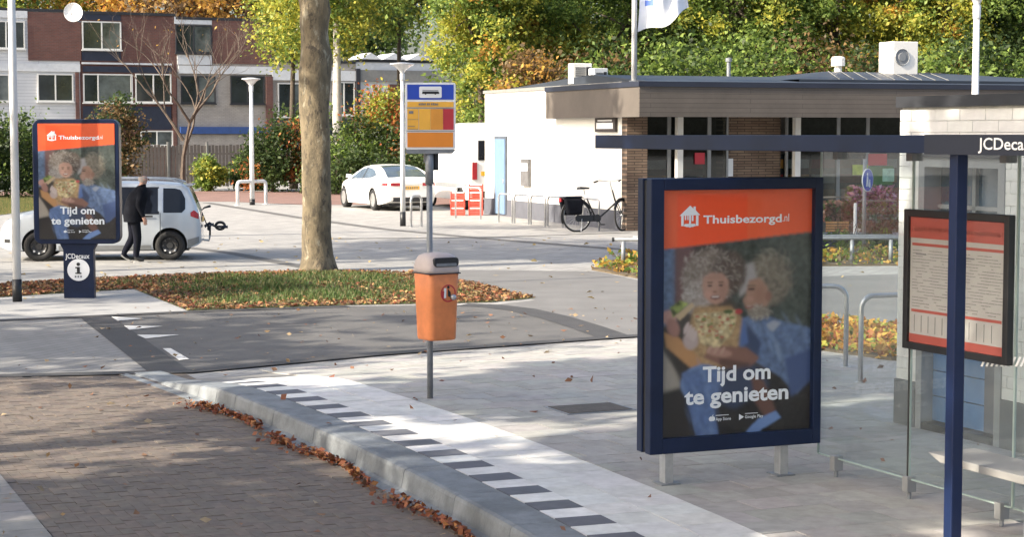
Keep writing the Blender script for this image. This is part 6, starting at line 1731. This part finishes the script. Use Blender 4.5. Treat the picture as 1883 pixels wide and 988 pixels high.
# low rust and green bushes behind the roof line
for i, (px, Y, R_, cz, mix, lab) in enumerate([(975, 62, 1.1, 3.4, dict(orange=1, yellow=1, brown=3), 'rust coloured bush behind the white shop wall'), (872, 69, 1.6, 3.2, dict(yellow=3, green=2), 'yellow-green bush beside the white van roof'), (1560, 64, 2.2, 3.6, dict(brown=3, dark=2), 'brownish bush behind the dark roof vent'), (1260, 63, 2.4, 3.6, dict(dark=1, green=3), 'dark bush behind the shop roof under the flag'), (1420, 64, 2.4, 3.6, dict(dark=1, green=3, brown=1), 'dark bush behind the roof left of the capped vent'), (1100, 64, 2.2, 3.6, dict(dark=2, brown=2, green=1), 'brown-green bush behind the air conditioners'), (1760, 64, 2.6, 3.6, dict(dark=1, green=3), 'dark bush behind the roof left of the kiosk lamp post')]):
    p = AT(px, 300, Y); tree('shrub', lab, (p.x, Y, 0), 5, (R_, R_, 2.0), cz, mix, 200 + i, n=5200, size=.15, r0=.07, clumps=40, cat='shrub', spread=.2)
# ---- birch and yellowing trees in front of the terrace
p = AT(622, 330, 80.0)
tree('birch_tree', 'white-barked birch with wide yellow-green crown before the houses', (p.x, 80.0, 0), 12, (3.5, 2.6, 3.4), 9.9, dict(yellow=5, green=3), 301, n=20000, size=.15, r0=.26, bark='bark_birch', clumps=110, spread=.13, droop=1.0)
p = AT(540, 330, 83.0)
tree('willow_tree', 'drooping yellow-green tree left of the birch', (p.x, 83.0, 0), 12, (1.9, 2.2, 3.2), 9.3, dict(yellow=6, green=2), 302, n=13000, size=.15, r0=.16, clumps=80, spread=.15, droop=1.4)
p = AT(735, 330, 86.0)
tree('broadleaf_tree', 'yellow-green tree above the pale garage block', (p.x, 86.0, 0), 12, (2.3, 2.2, 2.8), 9.7, dict(yellow=4, green=4), 303, n=13000, size=.16, r0=.16, clumps=80, spread=.15)
# tall dark backdrop trees behind the terrace, with orange tops over the roofs
for i, (px, mix, lab) in enumerate([(-60, dict(yellow=3, green=2), 'yellow tree rising behind the white-clad house'), (70, dict(yellow=3, orange=2), 'yellow and orange tree behind the satellite dish'), (190, dict(orange=2, brown=2, yellow=2), 'orange tree behind the middle brick house'), (310, dict(orange=2, red=1, brown=2), 'red-orange tree behind the pale brick house'), (420, dict(red=1, orange=2, brown=2), 'rust red tree behind the end of the tall terrace'), (560, dict(green=3, yellow=2), 'green tree far behind the birch'), (680, dict(green=3, dark=2), 'dark green tree far behind the garage block')]):
    Y = 108 + (i % 3) * 4; p = AT(px, 300, Y)
    tree('broadleaf_tree', lab, (p.x, Y, 0), 13, (3.4, 3, 3.8), 9.6, mix, 320 + i, n=7000, size=.26, r0=.2, clumps=60, group='trees behind the terrace')
# ---- shrubs before the fence and houses
SH = [(20, 72, 1.5, 1.7, 1.9, dict(dark=4, green=1), 'dark evergreen shrub behind the tall lamp post', 'shrub'), (-60, 70, 1.6, 1.7, 1.9, dict(dark=4, green=1), 'dark evergreen shrub left of the lamp post', 'shrub'), (60, 76, 1.4, 1.2, 1.4, dict(dark=3, green=2), 'dark green shrub behind the advert unit', 'shrub'),
    (212, 80, 1.0, 2.2, 2.0, dict(brown=3, dark=2), 'bare brownish bush above the advert unit', 'bush'), (252, 89, .6, 1.0, 1.1, dict(dark=3, brown=1), 'dark bush at the left end of the plank fence', 'bush'),
    (385, 80, .65, .75, .7, dict(green=3, yellow=2), 'light green bush before the plank fence', 'bush'), (462, 81, .9, .8, .8, dict(dark=2, green=2), 'low green bush at the right end of the plank fence', 'bush'),
    (500, 79, 1.3, 1.3, 1.4, dict(dark=4, red=.6), 'dark green bush left of the plane trunk', 'bush'), (555, 80, 1.5, 2.0, 1.8, dict(dark=3, red=1, green=1), 'dark bush with reddish leaves behind the plane trunk', 'bush'),
    (650, 78, 1.4, 1.6, 1.6, dict(dark=4, green=1), 'dark ivy-covered bush at the birch foot', 'bush'), (705, 79, 1.5, 2.4, 2.1, dict(red=2, yellow=1.5, green=2), 'reddish-green bush right of the birch', 'bush'), (770, 78, 1.6, 1.8, 1.8, dict(dark=3, red=1, green=1), 'dark bush behind the white saloon', 'bush'), (720, 76, 2.0, .8, .9, dict(dark=3, brown=1), 'low dark hedge bush behind the saloon roof', 'bush'), (620, 76, 1.8, .8, .9, dict(dark=3, green=1), 'low dark bush left of the white saloon', 'bush')]
for i, (px, Y, R_, cz, rz_, mix, lab, cat) in enumerate(SH):
    p = AT(px, 300, Y); tree('shrub', lab, (p.x, Y, 0), 3, (R_, R_ * .8, rz_), cz, mix, 400 + i, n=5200, size=.13, r0=.06, clumps=45, cat=cat, spread=.22)
# bare tree in front of the terrace
p = AT(338, 330, 77.0)
bt_ = thing('bare_tree', 'nearly leafless dark tree with thin branches before the terraced houses', 'tree', (p.x, 77, 0))
tb = MB(); rb2 = random.Random(9); tips = []
def grow(P, d, L, r, lv):
    pts = [P]; q = P.copy(); dd = d.copy()
    for k in range(4):
        dd = (dd + Vector((rb2.uniform(-.22, .22), rb2.uniform(-.22, .22), rb2.uniform(-.05, .14)))).normalized(); q = q + dd * L / 4; pts.append(q.copy())
    tb.tube(pts, [r * (1 - .55 * k / 4) for k in range(5)], 6 if lv < 2 else 4)
    if lv < 5:
        for k in range(3 if lv < 3 else 2):
            a = pts[rb2.choice([2, 3, 4])]; nd = (dd + Vector((rb2.uniform(-.9, .9), rb2.uniform(-.6, .6), rb2.uniform(-.1, .6)))).normalized(); grow(a.copy(), nd, L * rb2.uniform(.6, .8), r * .5, lv + 1)
    else: tips.append(pts[-1])
grow(Vector((0, 0, 0)), Vector((-.03, 0, 1)), 3.2, .13, 0); grow(Vector((0, 0, 2.2)), Vector((-.3, 0, .9)), 2.6, .075, 1); grow(Vector((0, 0, 1.6)), Vector((.4, 0, .85)), 2.6, .07, 1)
tb.build('trunk', mat('grey_brown_twigs', (0.11, 0.085, 0.068), 0.9, var=0.3, scale=4), bt_)
P_ = np.array([tuple(v) for v in tips]); P_ = P_[::6]; P_ = P_ + nr.normal(size=P_.shape) * .15
soup('crown', leaf_quads(P_, .10), np.array([PAL['orange'][k % 3] for k in range(len(P_))]) * .8, M['leaf'], bt_)

# ---- street trees on the far side of the bus lane (outside the picture) that throw the dappled shade
SHD = [(-6.6, 7.2, 8.2, 2.6), (-15.8, 5.6, 8.6, 3.6), (-17.0, 15.0, 8.6, 3.8), (-21.0, 22.5, 8.8, 3.9), (-9.0, -7.0, 9.0, 3.6), (-14.7, 40.6, 13.8, 2.7), (-9.5, 11.2, 7.6, 1.7), (-10.8, 5.9, 8.4, 1.9), (-18.8, 30.6, 12.2, 3.4), (-12.6, 30.4, 11.0, 2.6)]
SL = ['first street tree beside the bus lane, out of the picture', 'second street tree beside the bus lane, out of the picture', 'third street tree beside the bus lane, out of the picture', 'fourth street tree beside the bus lane, out of the picture', 'street tree behind the camera beside the bus lane', 'tall tree left of the car park, out of the picture', 'small slender street tree beside the bus lane, out of the picture', 'young street tree between two larger ones, out of the picture', 'tall tree by the car park entrance, out of the picture', 'broad tree beside the car park entrance, out of the picture']
for i, (x, y, cz, R_) in enumerate(SHD):
    tree('street_tree', SL[i], (x, y, 0), 11, (R_, R_, 3.0), cz, dict(green=3, yellow=3), 500 + i, n=(5200 if i in (0, 5) else 3600), size=.30, r0=.2, clumps=46, spread=.15, hollow=.2, group='street trees along the bus lane')

# ---- grass verge with fallen leaves
vpx = [(-300, 536), (0, 523), (230, 511), (420, 503), (560, 499), (760, 502), (870, 521), (985, 549), (900, 557), (640, 562), (345, 572), (246, 532), (0, 547), (-300, 560)]
VG = ccw([tuple(G(*q)[:2]) for q in vpx])
mb = MB(); nV = len(VG); struct(mb.add([(x, y, .006) for x, y in VG], [tuple(range(nV))]).build('grass_verge', M['turf']))
def in_poly(P, poly):
    x, y = P[:, 0], P[:, 1]; c = np.zeros(len(P), bool)
    for i in range(len(poly)):
        (xa, ya), (xb, yb) = poly[i], poly[(i + 1) % len(poly)]
        if ya == yb: continue
        c ^= ((ya > y) != (yb > y)) & (x < (xb - xa) * (y - ya) / (yb - ya) + xa)
    return c
def scatter(poly, n, r=nr):
    a = np.array(poly); lo, hi = a.min(0), a.max(0); P = lo + (hi - lo) * r.uniform(0, 1, (n, 2)); return P[in_poly(P, poly)]
def edge_dist(P, a, b):
    a, b = np.array(a), np.array(b); t = np.clip(((P - a) @ (b - a)) / ((b - a) @ (b - a)), 0, 1); return np.linalg.norm(P - (a + t[:, None] * (b - a)), axis=1)
gv = scatter(VG, 110000)
near = np.minimum.reduce([edge_dist(gv, VG[i], VG[(i + 1) % nV]) for i in range(nV)])
tuft = np.sin(gv[:, 0] * 2.1 + 1) * np.sin(gv[:, 1] * 1.7 + gv[:, 0] * .6) + .6 * np.sin(gv[:, 0] * 5.3) * np.sin(gv[:, 1] * 4.1)
lush = np.exp(-((gv[:, 0] - (tp.x - .1)) / 3.6) ** 2) * np.clip(near / .8, .1, 1)
keep = nr.uniform(size=len(gv)) < .10 + .85 * lush * np.clip(.55 + tuft, .12, 1)
g_, lu = gv[keep], lush[keep]; n = len(g_)
hgt = (.025 + .062 * lu * nr.uniform(.2, 1.3, n) ** 1.5); an = nr.uniform(0, 2 * np.pi, n); wd_ = .007 + .006 * nr.uniform(size=n)
le = nr.normal(size=(n, 2)) * hgt[:, None] * .45
B0 = np.stack([g_[:, 0] - np.cos(an) * wd_, g_[:, 1] - np.sin(an) * wd_, np.full(n, .004)], 1); B1 = np.stack([g_[:, 0] + np.cos(an) * wd_, g_[:, 1] + np.sin(an) * wd_, np.full(n, .004)], 1)
T0 = np.stack([g_[:, 0] + le[:, 0], g_[:, 1] + le[:, 1], hgt], 1)
gq = np.stack([B0, B1, T0 + np.array([.003, 0, 0]), T0], 1)
gc = np.array([(0.05, 0.10, 0.02), (0.07, 0.13, 0.025), (0.10, 0.14, 0.035), (0.16, 0.14, 0.06)])[nr.integers(0, 4, n)] * nr.uniform(.8, 1.25, (n, 1))
stuff(soup('grass', gq, gc, M['grass']), 'green grass tufts around the foot of the pale-barked tree', 'grass')
LC = np.array([(0.27, 0.11, 0.045), (0.2, 0.08, 0.04), (0.34, 0.19, 0.08), (0.17, 0.10, 0.055), (0.24, 0.075, 0.04), (0.36, 0.25, 0.11), (0.11, 0.07, 0.04)])
def leaves(name, P, z, size, label, flat=.75, cols=LC):
    n = len(P); z = z if hasattr(z, '__len__') else np.full(n, z)
    P3 = np.concatenate([P, (z + nr.uniform(.004, .03, n))[:, None]], 1)
    return stuff(soup(name, leaf_quads(P3, size, flat), cols[nr.integers(0, len(cols), n)] * nr.uniform(.7, 1.3, (n, 1)), M['deadleaf']), label, 'leaves')
Lv = scatter(VG, 52000); ne = np.minimum.reduce([edge_dist(Lv, VG[i], VG[(i + 1) % nV]) for i in range(nV)])
lk = nr.uniform(size=len(Lv)) < np.clip(1.05 - .95 * np.exp(-((Lv[:, 0] - tp.x) / 2.6) ** 2) * np.clip(ne / .9, 0, 1), .12, 1) * .8
leaves('fallen_leaves', Lv[lk], .012, .06, 'brown and orange leaves littering the grass verge')
# leaves drifted against the kerb
n = 1700; yy = nr.uniform(10.2, 16.9, n); tt = -.45 - np.abs(nr.normal(size=n)) * (.045 + .03 * np.sin(yy * 2.7)) - .03 * np.sin(yy * 3.1)
pp = np.array([tuple(off_curve(float(a), float(b))) for a, b in zip(yy, tt)])
dens = .45 + .55 * np.sin(yy * 2.3 + .8) * np.sin(yy * 5.1)
dens = np.clip(dens * 1.5 + .18, 0, 1); kp = nr.uniform(size=n) < dens
pz = nr.uniform(0, .05, n) * np.clip(1 - np.abs(tt + .47) / .25, 0, 1)
RC = np.array([(0.22, 0.065, 0.028), (0.27, 0.09, 0.035), (0.16, 0.045, 0.025), (0.38, 0.17, 0.06), (0.2, 0.07, 0.035), (0.12, 0.06, 0.035)])
leaves('fallen_leaves', pp[kp], .012 + pz[kp], .042, 'red and orange leaves drifted along the kerb of the bus lane', .45, RC)
# single leaves on road and platform
n = 900; P2 = np.stack([nr.uniform(-5.5, 4.5, n), nr.uniform(9.5, 26, n)], 1)
kk = np.array([ (P2[i, 0] < KX(P2[i, 1]) - .45) if P2[i, 1] < 18.3 else True for i in range(n)])
leaves('fallen_leaves', P2[kk][:480], .014, .05, 'scattered tan leaves lying on the brick bus lane', .85, np.array([(0.30, 0.20, 0.10), (0.24, 0.13, 0.07), (0.36, 0.27, 0.16), (0.19, 0.09, 0.05)]))
P3_ = np.stack([nr.uniform(-2, 4.2, 160), nr.uniform(10, 19.5, 160)], 1); P3_ = P3_[[P3_[i, 0] > KX(P3_[i, 1]) - .25 for i in range(160)]][:48]
leaves('fallen_leaves', P3_, np.array([hp(*q) for q in P3_]) + .002, .06, 'scattered brown leaves lying on the platform tiles', .6, np.array([(0.2, 0.08, 0.05), (0.16, 0.08, 0.05), (0.24, 0.12, 0.07)]))
n = 300; P4 = np.stack([nr.uniform(-12, 8, n), nr.uniform(27, 45, n)], 1)
leaves('fallen_leaves', P4, .006, .08, 'scattered leaves on the pale paving beyond the verge', .85, np.array([(0.4, 0.3, 0.14), (0.3, 0.22, 0.1)]))
# ---- planting beds
def bed(name, label, px, n, h, mix, seed, z=0.0, lf=.09, nl=2500):
    poly = ccw([tuple(G(*q, z)[:2]) for q in px]); r = np.random.default_rng(seed)
    struct(MB().prism(poly, z - .05, z + .03).build('planting_bed', M['soil']))
    P = scatter(poly, n, r); keys = list(mix); w = np.array([mix[k] for k in keys], float); w /= w.sum()
    cl = np.array([PAL[keys[k]][j] for k, j in zip(r.choice(len(keys), len(P), p=w), r.integers(0, 3, len(P)))])
    hh = h * (.5 + .5 * np.sin(P[:, 0] * 3.1 + seed) * np.sin(P[:, 1] * 4.3)); zz = z + .03 + r.uniform(0, 1, len(P)) * np.clip(hh, .05, 9)
    stuff(soup('ground_cover', leaf_quads(np.concatenate([P, zz[:, None]], 1), lf, .2, r), cl * r.uniform(.8, 1.25, (len(P), 1)), M['leaf']), label, 'ground cover')
bed('bed', 'low yellow and green ground cover under the knee rail', [(1088, 497), (1130, 482), (1200, 474), (1900, 466), (1900, 488), (1500, 490), (1300, 506), (1185, 515)], 9000, .30, dict(yellow=2, orange=2, green=2, brown=2), 11)
bed('bed', 'orange leafy planting strip beyond the steel hoops', [(1400, 612), (1500, 606), (1780, 600), (1780, 662), (1640, 664), (1515, 646), (1400, 640)], 7000, .16, dict(orange=4, red=2, yellow=1, green=.7), 12, z=PZ, lf=.075)
for i, (px, py) in enumerate([(1602, 460), (1630, 462), (1540, 463), (1570, 466)]):
    p = G(px, py); tree('shrub', ['small green plant at the foot of the blue sign', 'small grey-green plant right of the blue sign', 'low plant below the wooden planter', 'low green plant left of the blue sign post'][i], (p.x, p.y, 0), 1, (.28, .25, .22), .22, dict(green=3, dark=2), 600 + i, n=400, size=.09, r0=.015, clumps=14, cat='plant')
# sunny grass strip before the left shrubs
gs = ccw([tuple(G(*q)[:2]) for q in [(-300, 405), (0, 396), (60, 388), (140, 372), (200, 362), (-300, 362)]])
struct(MB().add([(x, y, .012) for x, y in gs], [tuple(range(len(gs)))]).build('lawn', M['turf']))
g2 = scatter(gs, 30000); n = len(g2); hgt = nr.uniform(.05, .14, n); an = nr.uniform(0, 6.28, n)
B0 = np.stack([g2[:, 0] - np.cos(an) * .02, g2[:, 1], np.full(n, .01)], 1); B1 = np.stack([g2[:, 0] + np.cos(an) * .02, g2[:, 1], np.full(n, .01)], 1)
T0 = np.stack([g2[:, 0] + nr.normal(size=n) * .03, g2[:, 1], hgt], 1)
stuff(soup('grass', np.stack([B0, B1, T0, T0 + np.array([.003, 0, 0])], 1), np.array([(0.14, 0.15, 0.04), (0.2, 0.17, 0.06), (0.09, 0.12, 0.03)])[nr.integers(0, 3, n)], M['grass']), 'yellowing grass strip before the dark shrubs by the side road', 'grass')
